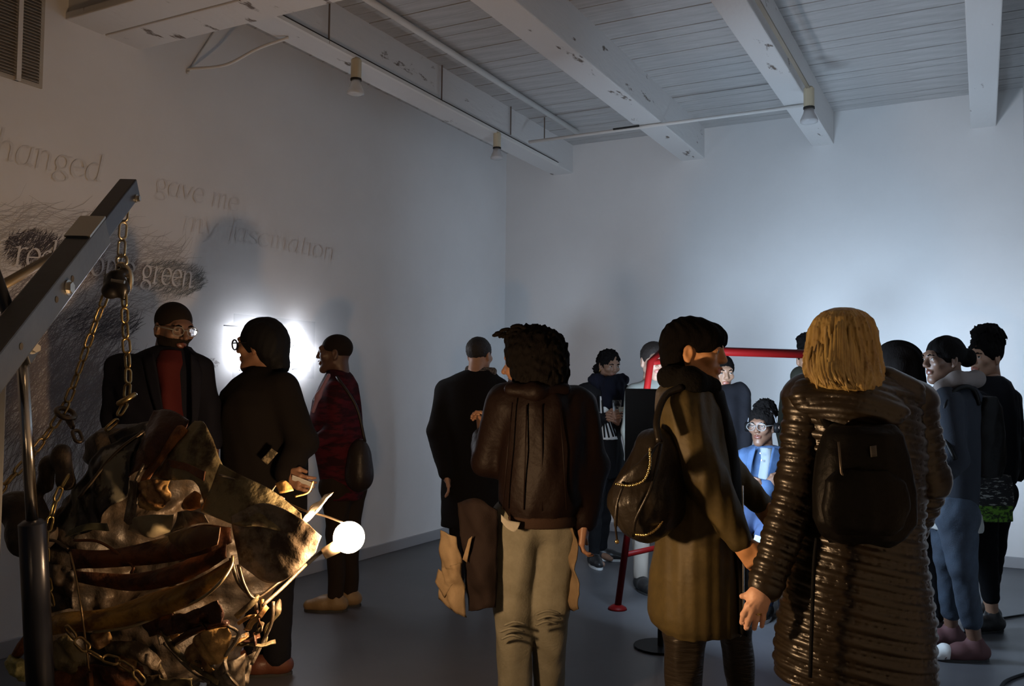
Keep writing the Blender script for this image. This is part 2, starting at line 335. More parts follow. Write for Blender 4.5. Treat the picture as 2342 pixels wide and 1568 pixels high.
SK={'deep':(.085,.042,.026),'dark':(.14,.072,.044),'brown':(.22,.115,.07),'tan':(.36,.2,.125),'pale':(.55,.33,.235),'warm':(.66,.33,.15)}
def skin(t): return mat('skin_'+t,SK[t],.5,bump=(180,.12,.003),col2=tuple(c*.86 for c in SK[t]),sc2=30)
def lips(t): return mat('lips_'+t,(SK[t][0]*.85,SK[t][1]*.55,SK[t][2]*.6),.4,bump=(300,.1,.002))
HAIR=mat('black_hair',(.005,.0042,.004),.9,spec=.06,bump=(140,.6,.006),stretch=(1,1,.3))
LENS=mat('clear_lens',(1,1,1),.03,trans=1.,alpha=.35)
def person(label,d,head,yaw,pitch=0,roll=0,hs=1.,kind='f',tone='brown',hair='short',hairmat=None,torso=(),jacket=None,jname='jacket',
           arms=(),hands=(),legs=(),trousers=None,shoes=None,res=.012,fold=(.006,26),extra=(),beard=None,feet=90,floor=True,hem=None,eyes=True,fine=.0045,body_in=.022,quiltj=None,group=None):
    hx,hy=head; hc=P(hx,hy,d); base=np.array([hc[0],hc[1],0.])
    root=empty('person',base,label,'person',group)
    R=fcol(yaw,pitch,roll); T=lambda v:(np.asarray(v)*hs)@R.T+hc
    V,Q,li,be=head_mesh(kind,fine); idx=li.copy()
    mats=[skin(tone),lips(tone)]
    if beard: mats.append(beard); idx[be&(li==0)]=2
    parts=[(T(V),Q,idx)]
    rows=np.array(sil(torso,d)['s']) if len(torso) else None
    bp=[]; 
    if rows is not None:
        br=rows.copy(); br[:,3:]=np.maximum(br[:,3:]-body_in,.03); bp.append(loft(br))
        top=br[-1,:3]; bp.append(cone(T((0,.045,-.17)),top-[0,0,.04],.05,.055,k=.04))
    AP=[]
    for a in arms:
        pts=[P(*q[:2],d+q[2]) for q in a['p']]; rr=a.get('r',(.07,.058,.045)); AP.append((pts,rr))
        bp+=[cone(pts[0],pts[1],rr[0]*.62,rr[1]*.65),cone(pts[1],pts[2],rr[1]*.62,.028)]
        if a.get('hand',1):
            fd=pts[2]-pts[1] if 'tip' not in a else P(*a['tip'][:2],d+a['tip'][2])-pts[2]; fd/=np.linalg.norm(fd)
            th=a.get('thumb',(0,0)); tv=CU*th[0]-CV*th[1]+np.array([0,0,th[2] if len(th)>2 else 0.])
            v,q=place_hand(pts[2]+fd*.012,fd,tv if np.linalg.norm(tv)>0 else CU,a.get('curl',.35),a.get('spread',.5),a.get('mirror',False),a.get('hs',.95))
            parts.append((v,q,0))
    LP=[]
    for l in legs:
        pts=[P(*l['p'][0][:2],d+l['p'][0][2]),None,None]
        kx,kz,kd=l['p'][1]; axx,ad=l['p'][2]; az=l.get('az',.09)
        pts[1]=PZ(kx,kz,d+kd); pts[2]=PZ(axx,az,d+ad); LP.append((pts,l))
        rr=l.get('r',(.09,.062,.048)); bp+=[cone(pts[0],pts[1],rr[0]*.8,rr[1]*.8,k=.03),cone(pts[1],pts[2],rr[1]*.78,.034,k=.03)]
        fa=math.radians(l.get('foot',feet)); fv=-math.cos(fa)*CV+math.sin(fa)*CU
        bp.append(cone(pts[2]-[0,0,.045],pts[2]+fv*.12-[0,0,.06],.032,.022,k=.03))
    if bp:
        v,q=field(bp,.017); parts.append((v,q,0))
    V,Q,I=joinm(parts); mk('body',V,Q,mats,root,I)
    if hair:
        hp,hr,hn=hair_prims(hair); v,q=field(hp,hr,hn); mk('hair',T(v),q,hairmat or HAIR,root)
    if eyes:
        for s in (-1,1):
            m=MB().sphere((0,0,0),.0118,14,10); v=np.array(m.V); 
            e=mk('eye',T(v+[s*.032,-.0795,.0095]),m.F,[mat('eye_white',(.55,.52,.48),.2),mat('eye_iris',(.02,.012,.008),.1)],root,
                 [1 if np.mean([v[i][1] for i in f])<-.0092 else 0 for f in m.F])
            lid=MB().tube([T((s*(.032+x),-.0895+abs(x)*.25,.0165-abs(x)*.18)) for x in (-.013,-.006,0,.006,.013)],[.0015,.0026,.003,.0026,.0015],6)
            lid.build('eyelid',skin(tone),root,True)
            eb=MB().tube([T((s*.016,-.0965,.027)),T((s*.03,-.0965,.0315)),T((s*.05,-.082,.026))],[.0035,.0045,.0025],6)
            eb.build('eyebrow',HAIR,root,True)
    if len(torso) and jacket:
        jp=[sil(torso,d,q=quiltj)]
        for pts,rr in AP: 
            jp+=[cone(pts[0],pts[1],rr[0],rr[1],k=.04),cone(pts[1],pts[2],rr[1],rr[2],k=.025)]
        jp+=list(extra)
        solid(jname,jp,res,jacket,root,folds(fold[0],fold[1],int(hx)) if fold else None)
    if LP and trousers:
        tp=[]; hips=[pts[0] for pts,_ in LP]
        if len(hips)==2: tp.append(cone(hips[0]+[0,0,.05],hips[1]+[0,0,.05],.11,.11,k=.05))
        for pts,l in LP:
            rr=l.get('r',(.09,.062,.048)); kk=.012 
            end=pts[2] if not l.get('crop') else pts[1]+(pts[2]-pts[1])*l['crop']
            tp+=[cone(pts[0],pts[1],rr[0],rr[1],k=.02),cone(pts[1],end,rr[1],rr[2],k=.02)]
        solid('trousers',tp,res,trousers,root,folds(.005,38,int(hx)+1))
    if shoes:
        for pts,l in LP:
            fa=math.radians(l.get('foot',feet)); fv=-math.cos(fa)*CV+math.sin(fa)*CU; a=pts[2].copy(); g=a-[0,0,a[2]]
            sp=[cone(g+[0,0,.045]-fv*.035,g+fv*.08+[0,0,.045],.043,.044,k=.03),cone(g+fv*.08+[0,0,.042],g+fv*.16+[0,0,.036],.042,.033,k=.03),
                cone(g+[0,0,.05],g+[0,0,.095],.044,.042,k=.03),bx(g+[0,0,-.05],(.4,.4,.058),r=0,k=.004,op='-')]
            so=solid('shoe',sp,.009,shoes,root)
            up=np.array([0,0,1.]); sd=np.cross(fv,up); out=[]
            for t in np.linspace(0,2*math.pi,20,endpoint=False):
                x=math.cos(t);y=math.sin(t); out.append(g+fv*(.058+.13*x)+sd*(.042*y*(1.06 if x>0 else .95))+[0,0,.0005])
            MB().prism(out,(0,0,.014)).build('sole',l.get('sole',mat('dark_rubber',(.02,.02,.02),.7,bump=(90,.2,.002))),so)
    return root,T,AP
def glasses(root,T,m,rx=.025,ry=.021,name='glasses',tr=.0018):
    g=MB()
    for s in (-1,1):
        g.tube([T((s*.034+rx*math.cos(a),-.108+.006*math.cos(a)*s*.5+abs(math.cos(a))*.0,.006+ry*math.sin(a))) for a in np.linspace(0,2*math.pi,21)],tr,6,False)
        g.tube([T((s*.058,-.106,.012)),T((s*.078,-.05,.012)),T((s*.082,.01,.008)),T((s*.08,.03,-.01))],.0026,6)
    g.tube([T((-.01,-.109,.01)),T((0,-.112,.013)),T((.01,-.109,.01))],.0026,6)
    o=g.build(name,m,root,True)
    for s in (-1,1):
        c=[T((s*.034+rx*.96*math.cos(a),-.108,.006+ry*.96*math.sin(a))) for a in np.linspace(0,2*math.pi,20,endpoint=False)]
        MB().prism(c,T((0,.0015,0))-T((0,0,0))).build('lens',LENS,o)
    return o
# ------------------------------------------------------------------ materials of the room
XL,YB,ZC,ZB,XR=-4.29,7.94,3.74,3.46,.31
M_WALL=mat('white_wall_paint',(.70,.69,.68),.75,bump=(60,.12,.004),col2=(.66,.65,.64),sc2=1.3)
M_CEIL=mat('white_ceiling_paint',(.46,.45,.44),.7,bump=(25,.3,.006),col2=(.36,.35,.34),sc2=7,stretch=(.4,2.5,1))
M_BEAM=mat('peeling_white_beam_paint',(.58,.565,.55),.7,bump=(18,.4,.008),col2=(.12,.09,.07),sc2=4.5,thr=(.63,.67),stretch=(1.6,.5,1.6))
M_FLOOR=mat('grey_floor_paint',(.078,.078,.084),.45,bump=(30,.08,.003),col2=(.062,.062,.068),sc2=2.2)
M_DARK=mat('dark_gap',(.02,.018,.016),.9,bump=(20,.2,.003))
M_CREAM=mat('cream_fixture',(.50,.43,.30),.5,bump=(70,.1,.002))
M_PIPE=mat('white_painted_pipe',(.62,.60,.57),.5,bump=(40,.15,.003))
def structure(name,mb,m,bevel=0):
    return tag(mb.build(name,m,None,False,bevel),kind='structure')
structure('floor',MB().box((XL-.12,-3,-.1),(XR+.12,YB+.12,0)),M_FLOOR)
structure('wall_left',MB().box((XL-.12,-3,0),(XL,YB+.12,ZC+.1)),M_WALL)
structure('wall_back',MB().box((XL,YB,0),(XR,YB+.12,ZC+.1)),M_WALL)
structure('wall_right',MB().box((XR,-3,0),(XR+.12,YB+.12,ZC+.1)),M_WALL)
ceil=structure('ceiling',MB().box((XL,-3,ZC+.02),(XR,YB,ZC+.1)),M_DARK)
y=YB; pw=.138; proto=None; k=0
while y>-.2:
    if proto is None:
        b=MB().box((0,-pw+.007,0),(XR-XL,0,.022)); proto=mkmesh('plank',b.V,b.F,M_CEIL,None,False)
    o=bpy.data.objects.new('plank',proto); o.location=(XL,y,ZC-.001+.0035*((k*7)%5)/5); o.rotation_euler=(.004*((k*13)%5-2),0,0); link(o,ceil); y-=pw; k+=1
for x0,x1 in ((-3.765,-3.545),(-2.445,-2.225),(-1.28,-1.10),(-.058,.124)):
    structure('ceiling_beam',MB().box((x0,-.2,ZB),(x1,YB+.01,ZC+.01)),M_BEAM,.008)
gird=structure('ceiling_girder',MB().box((XL,3.0,3.33),(XR,3.45,ZB+.002)),M_BEAM)
for y0,y1 in ((2.985,3.215),(3.228,3.462)):
    MB().box((XL-.01,y0,3.287),(XR,y1,3.33)).build('plank',M_BEAM,gird,False,.006)
structure('baseboard_back',MB().box((XL,YB-.018,0),(XR,YB,.085)),mat('grey_baseboard',(.30,.30,.31),.6,bump=(40,.1,.002)),.004)
structure('baseboard_left',MB().box((XL,-3,0),(XL+.018,YB-.018,.085)),_mats['grey_baseboard'],.004)
# ceiling services -------------------------------------------------
def lamp(px,py,X,label,glass,sc=1.):
    p=onX(px,py,X); t=empty('track_lamp',p,label,'lamp','unlit spot lamps under the ceiling beams')
    MB().tube([p+[0,0,.012],p-[0,0,.0]],.028,14).build('adapter',M_CREAM,t,True)
    MB().tube([p,p-[0,0,.125*sc]],.034*sc,18).build('lamp_holder',M_CREAM,t,False)
    MB().tube([p-[0,0,.12*sc],p-[0,0,.132*sc]],.036*sc,18).build('collar',M_DARK,t)
    q=p-[0,0,.13*sc]
    MB().tube([q,q-[0,0,.03*sc],q-[0,0,.075*sc],q-[0,0,.09*sc],q-[0,0,.096*sc]],[.03*sc,.036*sc,.056*sc,.055*sc,.03*sc],20).build('bulb',glass,t,True)
BG1=mat('clear_bulb_glass',(.75,.74,.72),.12,trans=.55); BG2=mat('frosted_bulb_glass',(.45,.44,.44),.35,bump=(120,.1,.002))
for px,py,X,lb,g in ((815,138,-3.53,'unlit spot lamp with clear bulb on the peeling beam, nearest its girder end',BG1),
                 (1137,306,-3.53,'unlit spot lamp with frosted bulb near the back corner end of the peeling beam',BG2)):
    lamp(px,py,X,lb,g,1.0 if px<900 else .95)
pc=onZ(1850,203,ZB-.005); lamp(1850,203,pc[0],'unlit frosted spot lamp hanging at the joint of beam and cross pipe',BG2,1.08)
tr=tag(MB().box((-3.545,2.9,ZB-.012),(-3.52,7.55,ZB+.012)).build('lighting_track',M_PIPE),'slim lighting track along the lower edge of the peeling beam','track')
MB().box((-3.5455,2.9,ZB+.0125),(-3.518,7.55,ZB+.019)).build('shadow_gap',M_DARK,tr)
tr2=tag(MB().box((pc[0]-.012,2.5,ZB-.012),(pc[0]+.012,pc[1]+.02,ZB+.0)).build('lighting_track',mat('brown_track',(.22,.18,.13),.5,bump=(60,.1,.002))),'brownish lighting track on the beam above the cross pipe lamp','track')
cx=-3.28
cond=empty('ceiling_conduit',(cx,5,ZC-.03),'white pipe along the ceiling beside the peeling beam, with thin hanger rods','pipe')
MB().tube([(cx,2.5,ZC-.035),(cx,YB-.5,ZC-.035)],.022,12).build('pipe',M_PIPE,cond,True)
for px,py in ((752,100),(1010,232),(1168,308),(1245,316)):
    q=onX(px,py,-3.525 if px<1200 else -3.40); MB().tube([q,(q[0],q[1],ZC)],.006,6).build('hanger_rod',mat('rust_rod',(.13,.10,.08),.7,bump=(80,.2,.002)),cond)
a=onZ(1212,326,ZB-.016); b=onZ(1850,238,ZB-.016); yy=(a[1]+b[1])/2
cr=tag(MB().tube([(a[0],yy,ZB-.016),(b[0]+.02,yy,ZB-.016)],.014,10).build('cross_pipe',M_PIPE,None,True),'thin pipe crossing under the beams to the frosted spot lamp','pipe')
MB().tube([(-2.62,yy-.03,ZB-.012),(-2.4,yy-.03,ZB-.012)],.008,8).build('clip',M_DARK,cr)
w0=onX(430,168,XL+.012); w3=onZ(660,86,ZB-.008)
cab=tag(MB().tube(spline([w0,w0+[0,.01,.03],w0*.62+w3*.38-[0,0,.03],w0*.3+w3*.7+[0,0,.0],w3],8),.009,8).build('hanging_cable',M_PIPE,None,True),'pale cable looping from the wall up to the peeling beam','cable')
MB().tube(spline([w0,onX(446,140,XL+.01),onX(500,58,XL+.01)],6),.006,6).build('cable_riser',M_PIPE,cab,True)
# vent ---------------------------------------------------------------
v0,v1=2.25,onX(94,190,XL)[1]; zb=2.875; zt=3.62
vent=empty('wall_vent',(XL,(v0+v1)/2,zb),'tall louvred vent grille high on the wall of scribbled text','vent')
MV=mat('beige_vent_metal',(.40,.36,.30),.5,bump=(50,.1,.002))
fr=MB()
for lo,hi in (((XL,v0,zb),(XL+.012,v1,zb+.02)),((XL,v0,zt-.02),(XL+.012,v1,zt)),((XL,v1-.02,zb+.02),(XL+.012,v1,zt-.02)),((XL,v0,zb+.02),(XL+.012,v0+.02,zt-.02))): fr.box(lo,hi)
fr.build('frame',MV,vent)
dv=onX(36,180,XL)[1]; MB().box((XL,dv-.012,zb),(XL+.026,dv+.012,zt)).build('divider',M_PIPE,vent)
sl=MB(); z=zb+.03
while z<zt-.02:
    R=np.array(Matrix.Rotation(.75,3,'Y')); sl.box((-.012,-(v1-v0)/2+.02,-.001),(.012,(v1-v0)/2-.02,.001),R,(XL+.012,(v0+v1)/2,z)); z+=.0165
tag(sl.build('slats',MV,vent),kind='stuff')
MB().box((XL,v0+.02,zb+.02),(XL+.002,v1-.02,zt-.02)).build('vent_back',mat('vent_shadow',(.10,.085,.07),.9,bump=(40,.1,.002)),vent)
# ------------------------------------------------------------------ drawing with words on the wall
def el(cx,cy,rx,ry,a0,a1,n=14): return [(cx+rx*math.cos(math.radians(a)),cy+ry*math.sin(math.radians(a))) for a in np.linspace(a0,a1,n)]
GL={'a':([el(.36,.48,.3,.5,60,360),[(.68,.98),(.66,.12),(.8,.0)]],.86),'c':([el(.42,.5,.36,.5,45,315)],.78),
'd':([el(.38,.48,.32,.5,60,360),[(.72,1.6),(.7,.1),(.85,.02)],[(.52,1.55),(.72,1.6)]],.92),'e':([[(.1,.5),(.72,.56)]+el(.4,.55,.33,.45,0,190)+el(.42,.5,.36,.5,190,320)],.8),
'f':([el(.62,1.4,.24,.2,70,180,8)+[(.34,0.1),(.3,-.35)],[(.1,.95),(.65,.95)]],.55),'g':([el(.38,.62,.28,.36,0,360),[(.55,.92),(.8,1.)],[(.22,.32),(.2,.12),(.5,.1)]+el(.42,-.18,.34,.25,60,-270,18)],.82),
'h':([[(.18,1.6),(.18,0)],[(.02,1.55),(.18,1.6)],[(.2,.7)]+el(.5,.68,.22,.3,150,0,8)+[(.72,.05),(.86,.02)]],.95),'i':([[(.0,.92),(.2,1.),(.2,.0),(.36,.03)],[(.2,1.38),(.22,1.42)]],.42),
'm':([[(.0,.92),(.16,1.),(.16,0)],[(.18,.7)]+el(.42,.7,.18,.28,150,0,8)+[(.6,.0)],[(.62,.7)]+el(.84,.7,.18,.28,150,0,8)+[(1.02,.05),(1.16,.02)]],1.24),
'n':([[(.0,.92),(.18,1.),(.18,0)],[(.2,.7)]+el(.48,.68,.22,.3,150,0,8)+[(.7,.05),(.84,.02)]],.94),'o':([el(.44,.5,.36,.5,0,360,24)],.9),
'p':([[(.0,.92),(.2,1.),(.2,-.6)],[(.05,-.6),(.38,-.6)],el(.46,.5,.3,.5,150,-150,18)],.88),'l':([[(.02,1.55),(.2,1.6),(.2,.05),(.36,.03)]],.42),
'r':([[(.0,.92),(.2,1.),(.2,0)],[(.05,0),(.4,0)],[(.22,.68)]+el(.52,.7,.26,.26,150,60,6)],.66),'s':([el(.36,.74,.24,.24,20,200,8)+el(.34,.26,.26,.26,70,-160,10)],.68),
't':([[(.26,1.35),(.24,.15),(.36,.0),(.52,.08)],[(.05,.97),(.52,.97)]],.56),'v':([[(.08,.98),(.36,.02),(.7,.98)]],.78),'y':([[(.08,.98),(.36,.1)],[(.72,.98),(.3,-.35),(.06,-.55)]],.8),' ':([],.5)}
draw=empty('wall_drawing',(XL,3,1.3),'large graphite drawing with pale and faint italic words on the long wall','drawing')
def words(txt,y0,y1,z,m,off=.004,xh=None):
    tot=sum(GL[c][1] for c in txt); s=(y1-y0)/tot; xh=xh or s*1.0; x=0; mb=MB()
    nv=np.array([math.cos(.55),math.sin(.55)])*.085
    def sl_(p): return (x+p[0]+p[1]*.16,p[1])
    for c in txt+' ':
        if c==' ':
            if mb.n: mb.build('word',m,draw)
            mb=MB()
        for st in GL[c][0]:
            for i in range(len(st)-1):
                a,b=st[i],st[i+1]; dx,dy=b[0]-a[0],b[1]-a[1]; L=math.hypot(dx,dy)+1e-9; nn=(-dy/L*.028,dx/L*.028)
                A,B=sl_(a),sl_(b); ends=[]
                for n_ in (nv,nn): ends.append([(A[0]+n_[0],A[1]+n_[1]),(A[0]-n_[0],A[1]-n_[1]),(B[0]-n_[0],B[1]-n_[1]),(B[0]+n_[0],B[1]+n_[1])])
                for poly in ends: mb.add([(XL+off+mb.n*3e-6,y0+p[0]*s,z+p[1]*xh) for p in poly],[(0,1,2,3)])
        x+=GL[c][1]
PALE=mat('pale_lettering',(.62,.60,.59),.8,bump=(60,.1,.002)); FAINT=mat('faint_lettering',(.585,.572,.565),.8,bump=(60,.1,.002),col2=(.66,.65,.64),sc2=16)
Yp=lambda px,py:onX(px,py,XL)
words('red people green',Yp(28,600)[1],Yp(438,640)[1],2.0-.055,PALE,.006,.098)
words('changed',Yp(-60,370)[1],Yp(232,392)[1],Yp(120,392)[2],FAINT,.003,.1)
words('gave me',Yp(352,440)[1],Yp(545,470)[1],Yp(450,462)[2],FAINT,.003,.09)
words('my fascination',Yp(415,525)[1],Yp(765,575)[1],Yp(590,560)[2],FAINT,.003,.09)
def strokes(n,y0,y1,z0,z1,ang,ln,wd,m,name='scribble',ell_=True,wob=.3):
    V=[];Fc=[]
    for _ in range(n):
        while True:
            a,b_=rng.rand(2)*2-1
            if not ell_ or a*a+b_*b_<1: break
        cy,cz=(y0+y1)/2+a*(y1-y0)/2,(z0+z1)/2+b_*(z1-z0)/2; th=ang+rng.randn()*.25; L=ln*(.5+rng.rand()); w=wd*(.6+.8*rng.rand()); bend=rng.randn()*wob
        i=len(V); N=5
        for k in range(N):
            t=k/(N-1)-.5; th2=th+bend*t; py_,pz_=cy+math.cos(th2)*L*t,cz+math.sin(th2)*L*t; ww=w*(1-abs(t)*1.2)
            nx,nz=-math.sin(th2)*ww,math.cos(th2)*ww; o=XL+.0012+.001*rng.rand()
            V+= [(o,py_+nx,pz_+nz),(o,py_-nx,pz_-nz)]
        Fc+=[(i+2*k,i+2*k+1,i+2*k+3,i+2*k+2) for k in range(N-1)]
    tag(mk(name,V,np.array(Fc),m,draw,None,False),kind='stuff')
G1=mat('dark_graphite',(.045,.036,.04),.7,bump=(80,.1,.002)); G2=mat('soft_graphite',(.20,.17,.17),.75,bump=(80,.1,.002)); G3=mat('light_graphite',(.42,.40,.39),.75,bump=(80,.1,.002))
strokes(650,2.70,3.05,1.955,2.13,.9,.07,.0016,G1); strokes(420,3.0,3.6,1.9,2.06,.7,.09,.0014,G2); strokes(520,3.5,3.98,1.89,2.09,.6,.08,.0014,mat('green_grey_graphite',(.16,.165,.16),.75,bump=(80,.1,.002)))
strokes(800,2.4,3.9,1.72,2.3,.35,.22,.0013,G3,wob=.8); strokes(850,2.5,3.45,1.2,1.9,.8,.2,.0014,G2,wob=.6); strokes(260,3.05,3.5,1.6,1.78,.6,.12,.0015,G1)
strokes(900,2.3,3.9,.7,1.5,1.1,.25,.0014,mat('brown_graphite',(.26,.225,.21),.75,bump=(80,.1,.002)),wob=.9); strokes(500,2.5,3.3,1.0,1.6,.9,.25,.0015,G2,wob=.8)
strokes(60,4.02,4.12,1.46,1.52,0,.02,.001,G2)
# ------------------------------------------------------------------ white neon sign
def em(name,col,st):
    return mat(name,tuple(min(c,.9) for c in col),.4,emit=(col,st))
sgn=empty('neon_sign',onX(620,800,XL+.05),'white neon sign on a clear panel, glowing behind the person in head wrap','sign')
ns=lambda px,py,o=.055:onX(px,py,XL+o)
pa,pb=ns(536,742,.02),ns(722,745,.02); zt,zb_=max(pa[2],pb[2])+.03,ns(722,866,.02)[2]
MB().box((XL+.012,pa[1],zb_),(XL+.018,pb[1],zt)).build('clear_panel',mat('clear_acrylic',(.95,.97,1),.03,trans=1,alpha=.25),sgn)
for q0,q1 in (((512,744),(690,757)),((548,846),(702,843))):
    MB().tube([ns(*q0,.035),ns(*q1,.035)],.004,6).build('support_rod',mat('grey_rod',(.25,.25,.26),.4,metal=.6,bump=(50,.1,.001)),sgn)
EMS=em('white_neon',COL_SIGN,L_SIGN)
for path in ([(545,760),(560,750),(566,790),(548,800),(562,845)],[(575,752),(600,752),(610,775),(580,800),(612,846)],[(625,752),(625,846)],[(672,752),(676,775),(663,795),(671,812),(664,845)],[(684,751),(694,760),(686,790),(700,805),(716,801),(722,812),(702,822),(706,845),(694,846)]):
    MB().tube(spline([ns(*q) for q in path],6),.0085,8).build('neon_tube',EMS,sgn,True)
MB().tube(spline([ns(676,765,.03),ns(674,785,.03),ns(664,800,.03),ns(672,815,.03)],5),.003,6).build('cable',M_DARK,sgn)
# ------------------------------------------------------------------ red pipe frame, screens
RED=mat('red_gloss_paint',(.10,.003,.003),.45,bump=(60,.08,.002),spec=.1)
base=P(1412,1392,5.45); frame=empty('red_pipe_frame',(base[0],base[1],0),'red tubular A-frame stand with long top bar around the seated listener','frame')
dA=5.3; top=P(1518,799,dA+.08); 
MB().tube([P(1518,799,dA+.08),P(1488,826,dA-.02),PZ(1412,0,5.46)],.021,14).build('leg',RED,frame,True)
MB().tube([P(1518,799,dA+.08),P(1545,880,dA+.3),PZ(1588,0,dA+.66)],.021,14).build('leg',RED,frame,True)
MB().tube([P(1489,829,dA-.02),P(1560,820,dA+.3)],.017,12).build('brace',RED,frame,True)
MB().tube([PZ(1434,.345,5.42),PZ(1578,.36,5.86)],.017,12).build('brace',RED,frame,True)
MB().tube([P(1510,799,dA+.08),P(1640,803,dA),P(1990,814,dA-.05)],.026,16).build('top_bar',RED,frame,True)
MB().tube([P(1990,814,dA-.05),P(2015,840,dA-.12),PZ(2095,0,5.1)],.021,14).build('leg',RED,frame,True)
MB().tube([P(1990,814,dA-.05),PZ(2030,0,dA+.45)],.021,14).build('leg',RED,frame,True)
for q in ((1412,5.46),(1588,dA+.66),(2095,5.1),(2030,dA+.45)):
    c=PZ(q[0],0,q[1]); MB().tube([c,c+[0,0,.012],c+[0,0,.03]],[.06,.055,.026],18).build('foot_plate',RED,frame,True)
M_BLK=mat('black_plastic',(.006,.006,.0065),.5,spec=.1,bump=(120,.1,.001))
EMC=em('screen_glow',COL_SCREEN,L_SCREEN)
def monitor(px,pytop,d,al,w,h,label,emm,tilt=0.):
    n=CV*math.cos(al)+CU*math.sin(al); x=CU*math.cos(al)-CV*math.sin(al); p=P(px,pytop,d); up=np.array([0,0,1.])
    n2=n*math.cos(tilt)+up*math.sin(tilt); u2=up*math.cos(tilt)-n*math.sin(tilt); R=np.stack([x,n2,u2],1)
    c=p+x*w/2-u2*h*.5-n2*.075; t=empty('monitor',c*[1,1,0],label,'monitor')
    o=MB().box((0,-.03,-h),(w,.0,0),R,p).build('housing',M_BLK,t,False,.006)
    MB().box((.015,.0005,-h+.015),(w-.015,.003,-.015),R,p).build('screen',emm,t)
    MB().box((w*.4,-.06,-h*.65),(w*.6,-.03,-h*.35),R,p).build('mount_plate',M_BLK,t)
    MB().tube([c,c*[1,1,0]+[0,0,.01]],.016,10).build('stand_pole',M_BLK,t)
    MB().tube([c*[1,1,0],c*[1,1,0]+[0,0,.012]],.14,20).build('stand_base',M_BLK,t)
monitor(1437,888,5.02,math.radians(51),.62,.42,'black screen on a pole, its back to us beside the red frame leg',EMC)
monitor(1930,925,6.15,math.radians(12),.46,.40,'added screen on a pole lighting the back wall, unseen behind the quilted coat',em('added_screen_glow',COL_SCREEN,L_ADDED_SCREEN),math.radians(10))  # unseen second screen, added to brighten the back wall
# ------------------------------------------------------------------ engine hoist, chains, crushed car parts, bulb
M_HOIST=mat('grey_hoist_paint',(.045,.05,.058),.3,bump=(35,.15,.003),col2=(.03,.033,.04),sc2=8,metal=.3,coat=.4)
M_BOOM=mat('dark_boom_paint',(.02,.024,.04),.28,bump=(60,.12,.002),metal=.4,coat=.4)
M_CHROME=mat('polished_ram_steel',(.55,.53,.5),.18,metal=1,bump=(90,.03,.001))
M_BOLT=mat('zinc_bolt',(.55,.53,.48),.35,metal=1,bump=(90,.1,.001))
M_BRASS=mat('brassy_chain_steel',(.50,.38,.17),.32,metal=1,bump=(90,.15,.001),col2=(.30,.20,.09),sc2=40)
M_OLD=mat('dark_chain_steel',(.14,.11,.08),.4,metal=1,bump=(90,.25,.001))
hb=PZ(-105,0,2.2); hoist=empty('engine_hoist',(hb[0],hb[1],0),'dark engine hoist, its raised boom holding up the crushed car bundle by chain','hoist')
tip=P(291,437,2.95); low=P(-75,905,2.02); ax=low-tip; Lb=np.linalg.norm(ax); ax/=Lb
sn=np.cross(ax,[0,0,1.]); sn/=np.linalg.norm(sn); tn=np.cross(sn,ax); tn=tn if tn[2]>0 else -tn
RB=np.stack([ax,sn,tn],1)
MB().box((-.03,-.028,-.032),(Lb*.6,.028,.032),RB,tip).build('boom',M_BOOM,hoist,False,.004)
ts=np.linalg.norm(P(190,545,2.73)-tip)
MB().box((ts,-.036,-.043),(Lb,.036,.043),RB,tip).build('boom_sleeve',M_HOIST,hoist,False,.005)
for t_ in (.52,.62,.82):
    c=tip+ax*Lb*t_
    for s_ in (-1,1): MB().tube([c+sn*s_*.0362,c+sn*s_*.0372],.009,12).build('bolt_hole',M_DARK,hoist)
def bolt(c,r,n,L=.014):
    return MB().tube([c,c+n*L],r,6).tube([c-n*.001,c+n*.004],r*1.35,16).build('bolt',M_BOLT,hoist)
bolt(tip+ax*Lb*.555-tn*.006+sn*.036,.016,sn); bolt(tip+ax*Lb*.555-tn*.006-sn*.036,.016,-sn)
bolt(tip+ax*.012-tn*.02+sn*.028,.010,sn); bolt(tip+ax*.012-tn*.02-sn*.028,.010,-sn)
rt,rm,rb=P(50,812,2.42),P(74,1196,2.44),P(97,1660,2.46)
MB().tube([rt,rm],.0155,20).build('ram_rod',M_CHROME,hoist,True)
MB().tube([rm+(rt-rm)*.02,rm,rm+(rb-rm)*.002,rb],[.024,.035,.036,.036],22).build('ram_cylinder',M_BOOM,hoist,True)
bolt(P(72,796,2.40),.012,-CV*.6+CU*.8,.03); MB().box((-.03,-.03,-.03),(.03,.03,.03),RB,P(48,800,2.43)).build('ram_clevis',M_HOIST,hoist,False,.004)
MB().tube([P(-60,690,2.35),P(118,588,2.66)],.014,12).build('support_bar',mat('tan_steel',(.25,.2,.13),.4,metal=.6,bump=(60,.2,.002)),hoist,True)
MB().box((-.02,-.037,-.003),(.11,.037,.003),RB,tip+ax*(ts+.02)+tn*.046).build('glare_plate',M_BOLT,hoist)  # bright metal piece added to imitate the bulb's glare on the boom top
m0=PZ(-105,0,2.15); MB().box((m0[0]-.05,m0[1]-.05,.05),(m0[0]+.05,m0[1]+.05,low[2]+.03)).build('mast',M_HOIST,hoist,False,.006)
MB().tube([P(-20,610,2.3),P(20,715,2.36),P(15,800,2.3)],.018,10).build('brace',M_HOIST,hoist,True)
